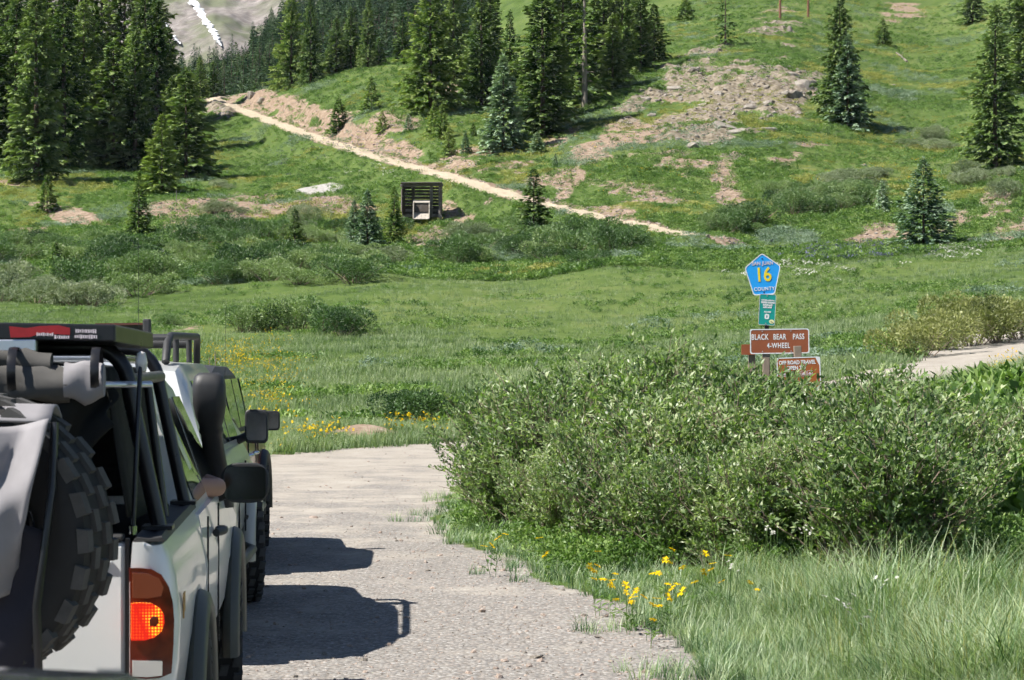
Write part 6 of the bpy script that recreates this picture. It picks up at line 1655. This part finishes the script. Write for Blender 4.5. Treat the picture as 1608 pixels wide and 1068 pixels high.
for s in (-1, 1):
    x = s * .56
    pts = [(x, .75, 1.83), (x, .85, 1.95), (x, 1.05, 2.0), (x, 2.9, 2.02), (x * .98, 3.05, 1.99), (x * .96, 3.14, 1.92), (x * .95, 3.18, 1.74)]
    MB().tube(pts, .026, 10).build('rack_rail', M_PLAS, T2, 60)
    for yy in (1.4, 2.3): MB().tube([(x, yy, 2.0), (x, yy, 1.83)], .02, 8).build('rack_foot', M_PLAS, T2, 60)
for yy, z in ((.95, 1.985), (1.5, 2.0), (2.1, 2.0), (2.9, 2.02)): MB().tube([(-.56, yy, z), (.56, yy, z)], .02, 8).build('rack_bar', M_PLAS, T2, 60)
MB().tube([(-.5, 3.08, 1.97), (.5, 3.08, 1.97)], .034, 10).build('front_air_dam', M_PLAS, T2, 60)
MB().tube([(.36, 1.0, 1.85), (.36, 1.0, 2.62)], [.002, .001], 5).build('whip_aerial', M_DKST, T2)
MB().box((.30, 2.0, 2.07), (.05, .1, .12)).build('rack_clamp', M_PLAS, T2, bevel=.01)
T3 = empty('red_off_road_car', (-3.20, 18.6, 0), R(2.5)); tag(T3, 'red off-road car with black mirrors, at the head of the line', 'car')
suv(T3, M_RED, 3.9, 1.82, .84, 1.22, .75, 3.1, .42, .22, 2.05, 2.55, 0, M_PLAS, R(6), .60, M_PLAS, 1.12)
box_mirror(T3, .98, 2.35, 1.28, .16, .19, .11); box_mirror(T3, -.98, 2.35, 1.28, .16, .19, .11, -1)
MB().tube([(.72, .1, 1.2), (.74, .05, 2.35)], [.0025, .0012], 5).build('whip_aerial', M_DKST, T3)
sw = tyre(MB(), (0, 0, 0), .40, .25, 'y').build('spare_wheel', M_RUB, T3, 50, loc=(0, -.17, 1.0))

# ---- nose of the dark car the picture is taken from, at the lower left
T4 = empty('dark_car', (-1.02, .95, 0), 0); tag(T4, 'dark car bonnet, blurred, in the lower left corner', 'car')
def nose(y):
    u = y / 1.18
    zt = 1.530 + .012 * math.sin(u * 3) - .20 * max(0, (u - .86) / .14) ** 2
    k = 1 - .16 * max(0, (u - .7) / .3) ** 2
    zb = arch(y, .45, .46, .42, .55)
    return [(0, zb), (.84 * k, zb), (.88 * k, max(zb + .05, .9)), (.87 * k, max(zb + .06, 1.25)), (.84 * k, zt - .13), (.79 * k, zt - .05), (.70 * k, zt - .012), (.35 * k, zt + .004), (0, zt + .01)]
side_loft(list(np.linspace(-.6, 1.0, 24)) + [1.05, 1.10, 1.14, 1.165, 1.18], nose).build('bonnet', M_DARKP, T4, 40)
MB().box((0, 1.22, .62), (1.7, .14, .24)).build('front_bumper', M_PLAS, T4, bevel=.04)
MB().box((0, 1.182, 1.02), (1.1, .02, .34)).build('grille', M_PLAS, T4, bevel=.01)
for s in (-1, 1):
    wheel(T4, s * .74, .45, .42, .26, 0, s); slab(rounded(.26, .18, .04), -.01, .02).build('headlight', M_CLR, T4, loc=(s * .64, 1.176, 1.06))
# ------------------------------------------------------------------ thin mountain haze round the whole scene
hm = bpy.data.materials.new('thin_haze'); hm.use_nodes = True
ht = hm.node_tree; ht.nodes.clear()
ho = ht.nodes.new('ShaderNodeOutputMaterial'); hv = ht.nodes.new('ShaderNodeVolumePrincipled')
hv.inputs['Color'].default_value = (.80, .88, 1.0, 1); hv.inputs['Density'].default_value = .000035; hv.inputs['Anisotropy'].default_value = .0
ht.links.new(hv.outputs[0], ho.inputs['Volume'])
hz = MB().box((0, 300, 370), (7600, 6600, 780)).build('haze', hm); tag(hz, 'thin bluish haze filling the valley air', 'haze', kind='stuff')
